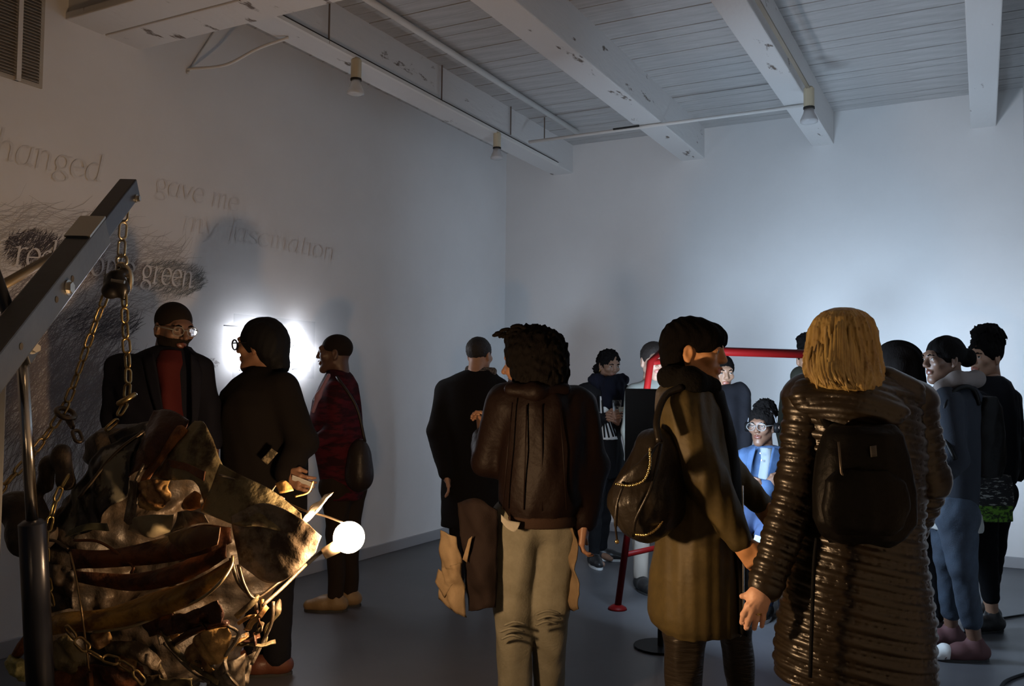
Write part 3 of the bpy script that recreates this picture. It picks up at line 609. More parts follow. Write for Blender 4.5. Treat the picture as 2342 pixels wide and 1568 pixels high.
for q in ((420,3.1),(-60,3.3)):
    a_,b_=m0+[0,0,.08],PZ(q[0],.08,q[1]); dv=(b_-a_)/np.linalg.norm(b_-a_); sd=np.cross(dv,[0,0,1.])
    MB().prism([a_+sd*.035-[0,0,.035],a_-sd*.035-[0,0,.035],a_-sd*.035+[0,0,.035],a_+sd*.035+[0,0,.035]],b_-a_).build('base_leg',M_HOIST,hoist)
    for e in (a_,b_): MB().tube([e*[1,1,0]+[0,0,.035]-sd*.02,e*[1,1,0]+[0,0,.035]+sd*.02],.035,16).build('caster',M_BLK,hoist)
bl=PZ(85,.05,2.47); MB().tube([rb,bl],.03,12).tube([bl-[.05,0,.0],m0+[0,0,.09]],.03,10).build('ram_foot',M_HOIST,hoist)
hk=tip+ax*.07-tn*.03
_lk={}
def chain(pts,label,m,wire=.0043,L=.056,w=.03,group='chains of the hoisted bundle'):
    key=(wire,L,w,m.name)
    if key not in _lk:
        c=[];r=w/2-wire;h=L/2-w/2
        for a in np.linspace(0,math.pi,8): c.append((r*math.cos(a),0,h+r*math.sin(a)))
        for a in np.linspace(math.pi,2*math.pi,8): c.append((r*math.cos(a),0,-h+r*math.sin(a)))
        c.append(c[0]); mb=MB().tube(c,wire,7,False); _lk[key]=mkmesh('chain_link',mb.V,mb.F,m)
    pts=spline(pts,14); d=[0]
    for i in range(1,len(pts)): d.append(d[-1]+np.linalg.norm(pts[i]-pts[i-1]))
    st=L-2*wire*1.15; n=max(int(d[-1]/st),1); A=np.array(pts); t=empty('chain',pts[0],label,'chain',group)
    f=lambda s:np.array([np.interp(s,d,A[:,i]) for i in range(3)])
    for i in range(n):
        s0=d[-1]*(i+.5)/n; p=f(s0); z=f(min(s0+.02,d[-1]))-f(max(s0-.02,0)); z/=np.linalg.norm(z); x=np.cross(z,CV+[.1,.2,.3]); x/=np.linalg.norm(x); y_=np.cross(z,x)
        an=math.pi/2*(i%2)+.35+.25*rng.randn(); X=x*math.cos(an)+y_*math.sin(an); Y_=np.cross(z,X)
        o=bpy.data.objects.new('chain_link',_lk[key]); o.matrix_basis=Matrix([[X[k],Y_[k],z[k],p[k]-pts[0][k]] for k in range(3)]+[[0,0,0,1]]); link(o,t)
    return t
chain([P(286,466,2.93),P(281,530,2.93),P(277,588,2.93)],'short bright chain from the boom tip down to the lifting hook',M_CHROME if 0 else mat('bright_chain_steel',(.55,.47,.33),.3,metal=1,bump=(90,.1,.001)),.0045,.064,.034)
chain([P(243,672,2.92),P(205,775,2.92),P(172,870,2.9),P(140,945,2.88),P(75,1035,2.8),P(12,1108,2.7),P(-60,1190,2.6)],'brassy chain slanting down past a ring to the lower frame edge of the bundle',M_BRASS)
chain([P(284,668,2.9),P(287,760,2.9),P(293,850,2.88),P(290,910,2.85)],'brassy chain hanging straight down in front of the man in dark blazer',M_BRASS)
chain([P(290,918,2.85),P(262,965,2.8),P(235,985,2.78)],'short brassy chain running down from the ring over the bundle top',M_BRASS)
chain([P(150,950,2.88),P(170,980,2.85),P(184,1015,2.82)],'short rusty dark chain below the tilted ring',M_OLD,.006,.06,.036)
chain([P(158,1085,2.62),P(133,1130,2.58),P(115,1190,2.55),P(105,1250,2.53),P(108,1320,2.53),P(120,1385,2.55)],'thin tarnished chain hanging down the front beside the black ram',mat('tarnished_chain',(.38,.29,.12),.3,metal=1,bump=(90,.1,.001)),.0035,.05,.026)
chain([P(150,1432,2.56),P(185,1470,2.55),P(222,1500,2.55),P(262,1510,2.55),P(300,1530,2.55),P(330,1562,2.56)],'polished chain lying across the debris below the yellow fender',M_BRASS,.004,.056,.032)
hook=empty('lifting_hook',P(279,600,2.93),'steel lifting hook under the short bright chain','hook')
MB().tube([P(279+12*math.sin(a),596-12*math.cos(a),2.93) for a in np.linspace(0,6.283,17)],.006,8,False).build('eye_ring',mat('hook_steel',(.6,.52,.38),.3,metal=1,bump=(60,.1,.001)),hook,True)
MB().tube(spline([P(273,640,2.93),P(268,615,2.93),P(280,606,2.93),P(296,625,2.93),P(296,655,2.93),P(284,672,2.93),P(262,676,2.93)],6),[.006]*8+[.011]*26+[.008]*3,10).build('hook_body',_mats['hook_steel'],hook,True)
MB().tube([P(270,614,2.93),P(276,642,2.93)],.004,6).build('safety_latch',M_BOLT,hook)
sh=empty('shackle_cluster',P(265,650,2.92),'lumpy black shackles gathered under the lifting hook','shackle')
M_SH=mat('black_shackle_paint',(.008,.007,.007),.35,bump=(70,.3,.003))
solid('shackle_body',[cone(P(285,622,2.92),P(262,630,2.9),.014,.016),cone(P(250,638,2.92),P(248,665,2.9),.017,.02),ell(P(257,665,2.9),.022),ell(P(280,655,2.9),.018),cone(P(285,665,2.9),P(284,680,2.9),.01,.01),ell(P(268,640,2.9),.02)],.004,M_SH,sh,folds(.002,70,2))
MB().tube([P(255,640,2.88),P(285,645,2.88)],.006,8).build('shackle_pin',M_BOLT,sh)
for c,r,lb,mm,v in ((P(150,945,2.87),.03,'tilted tarnished ring joining two slanting chains',M_OLD,1),(P(290,912,2.84),.026,'tilted ring at the foot of the straight chain',M_BRASS,-1)):
    a0=CU*1.0+np.array([0,0,-.55*v]); b0=CV*.9+np.array([0,0,.25]); a0/=np.linalg.norm(a0); b0/=np.linalg.norm(b0)
    tag(MB().tube([c+r*(a0*math.cos(t)+b0*math.sin(t)) for t in np.linspace(0,6.283,21)],.0085,8,False).build('chain_ring',mm,None,True),lb,'ring')
# crushed bundle -----------------------------------------------------
def PB(px,py,d): return P(px,py,d+.2*min(max((500-px)/120,0),1))
def met(name,c1,c2,rough=.5,metal=.3,sc=9): return mat(name,tuple(min(x*1.7,.8) for x in c1),rough,metal=min(metal,.3),bump=(38,.7,.008),col2=tuple(x*1.2 for x in c2),sc2=sc,thr=(.44,.58))
M_CORE=met('dark_crushed_steel',(.022,.018,.015),(.05,.036,.024),.5,.5)
M_OLIVE=met('olive_scraped_panel',(.13,.11,.06),(.05,.035,.02)); M_RUST=met('rusty_brown_panel',(.10,.035,.012),(.045,.018,.01),.5,.35)
M_YEL=met('faded_yellow_fender',(.22,.13,.028),(.11,.055,.015),.36,.3); M_GREY=met('bare_grey_panel',(.14,.12,.095),(.06,.045,.03),.36,.7)
M_PLUM=met('dark_plum_panel',(.035,.018,.016),(.07,.03,.015),.38,.4); M_ORANGE=met('orange_rust_stripe',(.23,.085,.02),(.10,.035,.01),.55,.3); M_PEEL=mat('peeling_black_film',(.016,.014,.013),.3,bump=(20,.5,.008),col2=(.17,.16,.12),sc2=7,thr=(.54,.58),stretch=(1,1,.35))
M_CAN=met('tan_crumpled_box',(.30,.19,.07),(.14,.07,.025),.45,.2)
bc=P(380,1280,2.95); bun=empty('crushed_car_bundle',(bc[0],bc[1],.3),'hanging bundle of crushed rusty and yellow car panels, wires and pipes bound with chain','sculpture')
def resample(pts,n):
    pts=np.array(spline(pts,10)); d=np.r_[0,np.cumsum(np.linalg.norm(np.diff(pts,axis=0),axis=1))]; s=np.linspace(0,d[-1],n)
    return np.stack([np.interp(s,d,pts[:,i]) for i in range(3)],1)
def sheet(name,A,B,m,parent,nu=22,nv=12,amp=.012,th=.004,bulge=0,f=14,seed=0,fold=0,world=False):
    r=np.random.RandomState(seed+len(A)*7+nu)
    if parent is bun and nu>9: nu,nv,amp=int(nu*1.7),int(nv*1.7),amp*1.25
    PP=PB if parent is bun else P; A=resample([PP(*p) if not world else p for p in A],nu);B=resample([PP(*p) if not world else p for p in B],nu); V=[]
    nn=np.cross(A[-1]-A[0],B[0]-A[0]); nn/=np.linalg.norm(nn)+1e-9
    if nn@(CAM-A[0])<0: nn=-nn
    ph=r.rand(6)*6
    for j in range(nv):
        t=j/(nv-1)
        for i in range(nu):
            p=A[i]*(1-t)+B[i]*t; u=i/(nu-1)
            w=amp*(math.sin(f*p[0]*1.3+ph[0]+3*math.sin(f*p[2]+ph[1]))*.6+abs(math.sin(f*1.1*(p[2]+.6*p[1])+ph[2]+2*u))*.8-.4+.35*math.sin(f*3*p[0]+f*2*p[2]+ph[3])+.5*abs(math.sin(f*2.3*(p[0]+p[1])-f*1.7*p[2]+ph[5]))*abs(math.sin(f*1.9*p[2]+ph[4]))+.16*math.sin(f*7*p[0]+f*5*p[2]))
            V.append(p+nn*(w+bulge*math.sin(math.pi*t)*math.sin(math.pi*min(max(u,.0),1))+fold*math.sin(4*math.pi*t+ph[4])))
    Q=[(j*nu+i,j*nu+i+1,(j+1)*nu+i+1,(j+1)*nu+i) for j in range(nv-1) for i in range(nu-1)]
    o=mk(name,V,Q,m,parent); s_=o.modifiers.new('thickness','SOLIDIFY'); s_.thickness=th; s_.offset=0
    return o
def ripple(X,Y,Z): return .012*np.sin(31*X+3*np.sin(23*Z))*np.sin(27*Z+2*np.sin(19*Y))+.005*np.sin(80*X+40*Z)*np.sin(70*Y-30*Z)
solid('crushed_core',[ell(P(330,1180,3.13),(.2,.17,.2),k=.05),ell(P(470,1260,3.13),(.22,.17,.2),k=.06),ell(P(215,1250,3.05),(.15,.15,.2),k=.06),ell(P(330,1460,3.05),(.26,.16,.22),k=.08),ell(P(150,1430,3.00),(.11,.12,.25),k=.08),ell(P(560,1300,3.10),(.13,.11,.13),k=.06),ell(P(470,1450,3.07),(.13,.12,.16),k=.06),ell(P(280,1030,3.10),(.12,.12,.09),k=.06),ell(P(430,1080,3.10),(.1,.1,.1),k=.06)],.011,M_CORE,bun,ripple)
sheet('peeling_panel',[(128,1200,2.72),(190,1090,2.7),(250,1010,2.7),(330,985,2.72)],[(175,1235,2.62),(230,1190,2.6),(285,1130,2.6),(302,1060,2.64)],M_PEEL,bun,26,16,.010,seed=1)
sheet('peeling_panel',[(250,1000,2.74),(300,975,2.75),(352,960,2.76)],[(282,1100,2.62),(300,1090,2.63),(322,1020,2.66)],M_PEEL,bun,18,14,.008,seed=2)
sheet('plum_panel',[(352,938,2.72),(392,938,2.7),(434,962,2.7)],[(296,1092,2.62),(318,1075,2.6),(350,1062,2.62)],M_PLUM,bun,20,18,.006,bulge=.02,seed=3)
sheet('orange_stripe',[(388,990,2.675),(414,972,2.675),(430,985,2.675)],[(302,1140,2.58),(330,1110,2.58),(352,1085,2.59)],M_ORANGE,bun,14,16,.004,seed=4)
sheet('olive_panel',[(446,962,2.72),(470,972,2.72),(512,1070,2.72),(516,1100,2.72)],[(352,1088,2.62),(400,1098,2.6),(440,1100,2.6),(470,1150,2.62)],M_OLIVE,bun,24,18,.009,seed=5)
sheet('plum_strip',[(386,1050,2.6),(430,1060,2.6),(472,1078,2.61)],[(392,1068,2.59),(430,1078,2.59),(470,1100,2.6)],M_RUST,bun,16,6,.005,seed=6)
sheet('olive_panel',[(505,1060,2.7),(560,1090,2.68),(620,1120,2.66),(690,1175,2.65)],[(462,1170,2.6),(540,1200,2.58),(600,1205,2.58),(700,1230,2.60)],M_OLIVE,bun,28,16,.006,seed=7)
sheet('grey_panel',[(530,1180,2.60),(600,1150,2.60),(680,1180,2.585),(735,1225,2.60)],[(545,1290,2.58),(610,1330,2.58),(660,1320,2.58),(722,1262,2.61)],M_GREY,bun,34,24,.006,seed=8)
sheet('crumpled_box',[(318,1102,2.57),(350,1095,2.55),(385,1100,2.56)],[(322,1160,2.57),(360,1168,2.55),(394,1142,2.56)],M_CAN,bun,18,14,.012,bulge=.02,f=38,seed=9)
sheet('folded_flange',[(296,1098,2.58),(312,1100,2.56),(322,1112,2.57)],[(285,1190,2.58),(295,1200,2.56),(308,1190,2.57)],M_GREY,bun,10,16,.004,seed=10)
sheet('orange_scrap',[(438,1128,2.6),(455,1122,2.58),(468,1132,2.6)],[(412,1160,2.6),(440,1165,2.58),(466,1160,2.6)],M_ORANGE,bun,12,10,.008,bulge=.02,seed=11)
sheet('cream_panel',[(310,1178,2.56),(350,1176,2.54),(398,1176,2.56)],[(292,1212,2.6),(340,1226,2.57),(392,1212,2.58)],mat('cream_dented_panel',(.30,.27,.17),.4,bump=(20,.4,.006),col2=(.13,.10,.07),sc2=6),bun,18,10,.006,bulge=.02,seed=12)
sheet('grey_scrap',[(402,1172,2.58),(440,1165,2.57),(476,1172,2.6)],[(400,1215,2.6),(440,1200,2.59),(490,1190,2.62)],M_GREY,bun,14,10,.01,seed=13)
sheet('green_grey_arc',[(160,1212,2.58),(200,1196,2.56),(245,1196,2.57)],[(150,1228,2.58),(200,1212,2.56),(250,1214,2.57)],mat('green_grey_paint',(.10,.10,.06),.4,bump=(30,.3,.004),col2=(.05,.05,.03),sc2=9),bun,16,6,.004,seed=14)
sheet('rusty_bar',[(160,1255,2.56),(260,1256,2.53),(380,1228,2.52),(460,1200,2.53),(530,1205,2.58)],[(168,1300,2.55),(260,1296,2.52),(380,1285,2.5),(470,1265,2.52),(532,1240,2.57)],M_RUST,bun,30,12,.006,bulge=.035,seed=15)
sheet('rusty_bar',[(175,1304,2.57),(300,1312,2.54),(400,1290,2.53),(520,1240,2.57)],[(180,1330,2.56),(300,1350,2.53),(420,1330,2.52),(524,1275,2.57)],M_RUST,bun,28,10,.006,bulge=.025,seed=16)
sheet('yellow_scrape',[(390,1222,2.505),(450,1204,2.505),(500,1205,2.53)],[(400,1268,2.49),(450,1262,2.49),(500,1245,2.52)],mat('scraped_yellow_rust',(.22,.13,.04),.5,bump=(30,.4,.005),col2=(.09,.04,.015),sc2=9,thr=(.42,.58)),bun,16,8,.006,bulge=.03,seed=17)
sheet('yellow_fender',[(85,1428,2.5),(150,1400,2.49),(240,1392,2.5),(360,1352,2.51),(450,1325,2.52),(526,1280,2.56)],[(92,1458,2.49),(150,1446,2.46),(215,1440,2.46),(330,1422,2.47),(450,1372,2.49),(532,1298,2.54)],M_YEL,bun,40,14,.004,bulge=.045,f=9,seed=18)
MB().tube(spline([PB(212,1446,2.455),PB(300,1432,2.455),PB(380,1402,2.46),(PB(450,1374,2.47)),PB(500,1336,2.49),PB(528,1296,2.53),PB(532,1270,2.55)],6),.0045,7).build('fender_rim',mat('scraped_rim_edge',(.42,.34,.2),.3,metal=.7,bump=(60,.2,.002)),bun,True)
MB().tube([PB(88,1435,2.49),PB(50,1480,2.46),PB(35,1500,2.45)],[.022,.018,.013],12).build('rusty_pipe',M_RUST,bun,True)
solid('brass_plug',[cone(PB(25,1510,2.45),PB(55,1540,2.45),.017,.022),bx(PB(42,1525,2.44),(.014,.014,.014),r=.004)],.004,mat('pale_brass_plug',(.34,.33,.14),.45,bump=(120,.8,.004)),bun,folds(.004,160,5))
MB().tube(spline([PB(160,1262,2.5),PB(172,1310,2.46),PB(190,1420,2.43),PB(204,1535,2.43)],6),.0033,6).build('wire',mat('bare_wire',(.35,.24,.12),.35,metal=.8,bump=(80,.1,.001)),bun,True)
MB().tube([PB(204,1535,2.43),PB(210,1600,2.44)],.009,8).build('wire_end',M_RUST,bun)
for i,(pts,r,m) in enumerate([([(528,1275,2.56),(545,1330,2.55),(580,1370,2.56),(588,1400,2.58)],.006,M_GREY),([(545,1290,2.56),(560,1340,2.55),(585,1368,2.56),(640,1330,2.62),(680,1305,2.68)],.0055,M_OLD),([(600,1385,2.55),(650,1340,2.62),(700,1290,2.7)],.005,M_GREY),([(372,1440,2.46),(395,1480,2.45),(440,1520,2.47),(500,1560,2.52)],.008,M_OLIVE),([(376,1470,2.47),(430,1525,2.48),(480,1560,2.5)],.006,M_GREY),([(400,1468,2.47),(450,1440,2.49),(520,1425,2.52)],.011,M_PLUM),([(540,1410,2.54),(575,1380,2.55),(590,1362,2.57)],.009,M_OLIVE),([(545,1425,2.53),(570,1410,2.53),(596,1404,2.56),(600,1370,2.58)],.0055,M_CAN),([(625,1375,2.62),(622,1420,2.6),(600,1470,2.6),(575,1520,2.58)],.005,M_GREY),([(520,1430,2.5),(545,1450,2.5),(515,1500,2.5)],.005,M_GREY),([(170,1235,2.56),(230,1240,2.52),(300,1290,2.5),(300,1310,2.5)],.0045,M_RUST),([(60,1240,2.6),(120,1235,2.6),(155,1255,2.56)],.005,M_OLD),([(500,1085,2.66),(580,1110,2.68),(625,1140,2.7)],.0035,M_GREY),([(540,1185,2.62),(600,1150,2.66),(630,1110,2.7)],.0025,M_GREY),([(330,985,2.7),(260,1040,2.66),(180,1140,2.62)],.006,M_OLD),([(300,1140,2.58),(310,1100,2.57),(330,1060,2.58)],.005,M_GREY),([(675,1135,2.72),(705,1125,2.72),(716,1100,2.72)],.003,M_CAN)]):
    MB().tube(spline([PB(*q) for q in pts],6),r,8).build(('pipe' if r>.007 else 'wire'),m,bun,True)
solid('bent_hose',[cone(P(104,1110,2.9),P(110,1062,2.88),.02,.022),cone(P(110,1062,2.88),P(142,1035,2.86),.022,.026),cone(P(142,1035,2.86),P(152,1100,2.84),.026,.026),ell(P(40,1160,2.9),(.07,.07,.05),k=.05),ell(P(70,1220,2.88),(.08,.08,.08),k=.05)],.008,M_CORE,bun,folds(.006,40,9))
lowscr=[('grey_scrap',[(430,1480,2.5),(470,1440,2.48),(520,1435,2.5)],[(440,1525,2.52),(490,1520,2.5),(530,1500,2.52)],M_CAN),('olive_scrap',[(240,1460,2.5),(310,1465,2.48),(370,1510,2.49)],[(245,1490,2.5),(310,1500,2.48),(365,1530,2.49)],M_OLIVE),('olive_scrap',[(115,1470,2.5),(160,1450,2.48),(200,1500,2.5)],[(120,1530,2.5),(160,1540,2.48),(195,1530,2.5)],M_OLIVE),('grey_scrap',[(215,1445,2.48),(240,1440,2.47),(250,1445,2.48)],[(215,1475,2.48),(235,1478,2.47),(252,1470,2.48)],M_CAN),('rust_scrap',[(130,1530,2.5),(220,1520,2.48),(330,1520,2.49)],[(130,1600,2.5),(220,1600,2.48),(330,1600,2.49)],M_RUST),('edge_flange',[(638,1368,2.66),(640,1380,2.66),(610,1440,2.63),(590,1490,2.62)],[(622,1390,2.64),(625,1410,2.64),(600,1460,2.62),(570,1510,2.6)],M_OLIVE),('edge_flange',[(590,1480,2.62),(580,1510,2.6),(560,1560,2.6)],[(545,1520,2.58),(530,1550,2.58),(510,1580,2.58)],M_GREY),('grey_scrap',[(480,1530,2.52),(520,1510,2.52),(560,1500,2.56)],[(470,1580,2.54),(520,1570,2.53),(560,1560,2.56)],M_GREY),('olive_scrap',[(270,1500,2.49),(300,1482,2.48),(316,1510,2.49)],[(275,1530,2.49),(300,1530,2.48),(314,1535,2.49)],M_CAN),('dark_scrap',[(330,1420,2.5),(430,1395,2.48),(500,1370,2.5)],[(350,1450,2.5),(430,1440,2.49),(510,1420,2.51)],M_PLUM),('dark_scrap',[(240,1540,2.5),(340,1540,2.48),(440,1550,2.5)],[(240,1600,2.52),(340,1600,2.5),(440,1600,2.52)],M_OLIVE),('plum_panel',[(60,1300,2.62),(120,1290,2.58),(170,1300,2.57)],[(70,1420,2.62),(120,1400,2.58),(170,1390,2.57)],M_CORE)]
for i,(n_,A,B,m) in enumerate(lowscr): sheet(n_,A,B,m,bun,16,10,.012,f=24,seed=30+i,bulge=.01)
for i in range(22):
    px,py=rng.uniform(330,620),rng.uniform(1370,1560)
    if px>640-(py-1370)*.45: continue
    a_=rng.rand()*6.28; L=rng.uniform(15,48); w_=rng.uniform(4,12); d_=rng.uniform(2.5,2.56); dx,dy=math.cos(a_)*L,math.sin(a_)*L; ox,oy=-math.sin(a_)*w_,math.cos(a_)*w_
    sheet('metal_shard',[(px-dx,py-dy,d_),(px,py+6,d_-.02),(px+dx,py+dy,d_+.02)],[(px-dx+ox,py-dy+oy,d_-.01),(px+ox,py+oy+3,d_-.03),(px+dx+ox,py+dy+oy,d_)],[M_GREY,M_OLIVE,M_CAN,M_PLUM][i%4],bun,9,5,.008,f=30,seed=60+i)
# bulb and the broken headlamp glass around it
lampd=2.62; bp_=P(798,1228,lampd)
bulb=empty('glowing_bulb',bp_,'glowing bare warm bulb at the corner of the crushed bundle','bulb')
R_B=.046
MB().sphere(bp_,R_B,24,16).build('bulb_glass',em('bulb_glow',COL_BULB,L_BULB),bulb,True)
MB().tube([bp_+[-.03,-.0,-.03]-CU*.01,bp_-CU*.075-[0,0,.05]],[.02,.017],14).build('socket',M_OLD,bulb,True)
MB().tube(spline([bp_-CU*.07-[0,0,.047],P(735,1262,2.7),P(690,1300,2.72)],6),.006,8).build('lamp_cord',M_BLK,bulb,True)
hl=empty('headlamp_shell',P(700,1160,2.7),'broken headlamp glass shards catching the bulb light','headlamp')
M_SHARD=mat('shard_glass',(.85,.8,.7),.12,metal=.6,bump=(60,.4,.003))
for A,B in (([(684,1196,2.63),(710,1160,2.68),(742,1132,2.68)],[(692,1200,2.68),(722,1172,2.67),(762,1124,2.67)]),([(706,1178,2.68),(716,1170,2.68),(722,1160,2.68)],[(712,1182,2.67),(720,1176,2.67),(726,1166,2.67)]),([(628,1138,2.71),(640,1134,2.7),(652,1140,2.7)],[(630,1146,2.7),(642,1148,2.69),(650,1146,2.69)])):
    sheet('glass_shard',A,B,M_SHARD,hl,12,5,.003,.003,f=40)
sheet('reflector_scrap',[(630,1105,2.74),(650,1098,2.73),(665,1110,2.74)],[(640,1128,2.73),(655,1126,2.72),(672,1122,2.73)],M_CAN,hl,10,6,.004)
MB().tube(spline([P(640,1140,2.7),P(690,1165,2.69),P(745,1180,2.68),P(785,1195,2.665)],5),.0035,6).build('bracket_wire',M_OLD,hl,True)
# ------------------------------------------------------------------ people
def cloth(name,c,rough=.85,bump=(220,.35,.004),sheen=.0,**kw): return mat(name,c,rough,bump=bump,sheen=0,spec=.15,**kw)
def leather(name,c,rough=.38,spec=.35): return mat(name,c,rough,bump=(28,.5,.008),spec=spec)
BLK=cloth('black_cotton',(.005,.005,.006)); BLKW=cloth('black_wool',(.0065,.0058,.006),.95,sheen=.1); DKTR=cloth('dark_trousers',(.007,.007,.010)); NAVY=cloth('navy_cloth',(.005,.0055,.012),.9,sheen=.1)
SHOE=leather('black_shoe_leather',(.015,.014,.014),.4)
WSOLE=mat('white_rubber_sole',(.55,.56,.55),.6,bump=(60,.1,.002))
GOLD=mat('gold_metal',(.75,.55,.22),.22,metal=1,bump=(60,.05,.001)); SILVER=mat('silver_metal',(.7,.7,.7),.25,metal=1,bump=(60,.05,.001))
GFR=mat('black_glasses_frame',(.01,.01,.01),.3,bump=(60,.05,.001)); CFR=mat('clear_glasses_frame',(.4,.4,.39),.15,trans=.6,bump=(60,.05,.001))
SKINBLK=cloth('dark_stubble',(.012,.008,.006),.85)
def leg(hx,hy,kx,ax,dv=0,kd=0,ad=0,r=(.09,.062,.048),kz=.48,**kw): return dict(p=[(hx,hy,dv),(kx,kz,kd),(ax,ad)],r=r,**kw)
def arm(s,e,w,r=(.07,.058,.045),**kw): return dict(p=[s,e,w],r=r,**kw)
# man in dark blazer
r1,T,_=person('bearded man in clear glasses, dark blazer and dark red shirt, behind the hoist chains',4.07,(398,752),48,12,hs=1.0,kind='m',tone='dark',hair='buzz',hairmat=SKINBLK,beard=SKINBLK,
  torso=[(792,352,438,.07),(806,318,446,.09),(826,285,456,.115),(850,262,463,.13),(890,262,462,.135),(950,268,462,.13),(1010,275,466,.13),(1080,270,472,.13),(1180,262,478,.14)],
  jacket=cloth('dark_blazer',(.005,.0055,.011),.85),jname='blazer',arms=[arm((280,842,.02),(262,955,.05),(275,1050,-.03),(.075,.06,.048),thumb=(0,1)),arm((450,845,.0),(472,930,-.02),(484,1010,-.06),(.072,.058,.046),thumb=(0,1),mirror=True)],
  legs=[leg(325,1150,325,325),leg(415,1150,412,412)],trousers=DKTR,shoes=SHOE,feet=40)
solid('shirt',[sil([(800,362,424,.06,-.03),(830,362,432,.11,-.035),(900,372,432,.138,-.03),(1000,385,436,.13,-.03),(1080,385,440,.12,-.03)],4.07)],.009,cloth('dark_red_knit',(.055,.008,.008)),r1,folds(.003,30,4))
MB().tube([T((.0+.052*math.cos(a),.042+.056*math.sin(a),-.148)) for a in np.linspace(0,6.283,20)],.011,8,False).build('collar',_mats['dark_red_knit'],r1,True)
for A,B in (([(352,806,3.93),(368,900,3.91),(386,1010,3.91)],[(328,816,3.95),(338,870,3.92),(380,1010,3.905)]),([(436,808,3.93),(438,900,3.92),(440,1010,3.92)],[(452,822,3.97),(462,870,3.95),(446,1010,3.915)])):
    sheet('lapel',A,B,_mats['dark_blazer'],r1,12,6,.002,.006)
glasses(r1,T,CFR)
# woman in head wrap
r2,T,_=person('large woman in black glasses, head wrap and dark coat, in front of the neon sign',4.2,(594,790),-103,2,hs=1.02,kind='f',tone='brown',hair='wrap',hairmat=cloth('black_headwrap',(.004,.004,.005),.7),
  torso=[(838,572,642,.07),(850,556,656,.10),(868,534,668,.14),(895,512,680,.19),(930,502,688,.215),(965,502,690,.22),(1000,510,694,.22),(1050,512,700,.215),(1110,512,702,.21),(1200,515,700,.2),(1270,520,695,.19)],
  jacket=cloth('dark_brown_coat',(.006,.0045,.004),.9,sheen=.1),jname='coat',arms=[arm((645,890,-.1),(690,1010,-.17),(655,1085,-.30),(.082,.07,.055),tip=(690,1104,-.36),thumb=(.4,.3,1),curl=.5),arm((560,900,.14),(560,1010,.18),(540,1090,.1))],
  legs=[leg(640,1230,636,634,-.03,-.03,-.02,(.105,.078,.062)),leg(585,1230,590,588,.08,.08,.08,(.105,.078,.06))],trousers=DKTR,shoes=leather('brown_shoe_leather',(.10,.035,.02),.4),feet=-80,eyes=False)
glasses(r2,T,GFR,.028,.023,tr=.0042)
MB().sphere(T((-.05,.105,-.085)),.016,12,8).build('hair_clip',SILVER,r2,True)
sheet('sleeve_patch',[(598,1050,3.88),(622,1025,3.87)],[(612,1062,3.87),(636,1035,3.86)],mat('patterned_patch',(.25,.2,.12),.7,bump=(90,.5,.004),col2=(.06,.05,.03),sc2=60,thr=(.45,.55)),r2,10,6,.002,.004)
cardp=P(693,1101,3.83); tag(MB().box((-.05,-.001,-.02),(.05,.001,.02),np.array(Matrix.Rotation(YAW,3,'Z')@Matrix.Rotation(.35,3,'Y')@Matrix.Rotation(.9,3,'X')),cardp).build('paper_card',mat('white_paper',(.6,.6,.58),.8,bump=(50,.1,.001))),'white paper card in the hand of the woman in head wrap','card')
# bald woman
r3,T,_=person('shaven-headed woman in dark red plaid jacket facing the neon sign, square earrings',5.4,(766,808),-88,0,hs=.98,kind='f',tone='deep',hair='shaved',hairmat=SKINBLK,
  torso=[(846,752,795,.065),(856,745,806,.09),(878,733,820,.115),(915,716,826,.135),(955,710,830,.15),(1000,712,832,.15),(1040,722,835,.15),(1090,730,834,.145),(1140,738,828,.14)],
  jacket=mat('dark_red_plaid',(.06,.006,.012),.85,bump=(160,.3,.004),spec=.15,col2=(.02,.004,.008),sc2=14,thr=(.45,.55),stretch=(.5,.5,2)),arms=[arm((770,890,-.1),(770,985,-.14),(722,1010,-.2),(.066,.056,.043),tip=(700,1000,-.22),thumb=(0,0,1)),arm((770,890,.12),(760,985,.14),(715,985,.1),(.066,.056,.043),thumb=(0,0,1))],
  legs=[leg(772,1130,770,768,-.05,-.05,-.05),leg(800,1130,802,800,.08,.08,.08)],trousers=cloth('brown_trousers',(.018,.012,.008)),shoes=leather('tan_boot_leather',(.20,.13,.06),.5),feet=-88,eyes=False)
sheet('earring',[T((-.086,.0,-.055)),T((-.09,.04,-.055))],[T((-.088,.0,-.098)),T((-.092,.04,-.098))],mat('carved_earring',(.16,.13,.11),.6,bump=(200,.6,.003)),r3,4,4,.0,.004,world=True)
solid('lapel',[cone(P(752,858,5.25),P(728,905,5.22),.012,.014),cone(P(728,905,5.22),P(716,940,5.22),.014,.012)],.006,mat('pink_grey_scarf',(.25,.14,.19),.8,bump=(120,.3,.003)),r3)
bgp=5.25
t=empty('shoulder_bag',PZ(825,.0,bgp),'dark rounded shoulder bag behind the plaid jacket','bag')
solid('bag_body',[ell(P(822,1058,bgp),(.075,.07,.145),k=.03),ell(P(822,1085,bgp),(.085,.08,.10),k=.04)],.009,leather('dark_bag_leather',(.014,.009,.007),.45),t,folds(.003,30,5))
MB().tube(spline([P(835,1010,bgp),P(815,930,bgp-.02),P(775,868,bgp-.0),P(770,862,bgp+.15)],6),.009,8).build('strap',_mats['dark_bag_leather'],t,True)
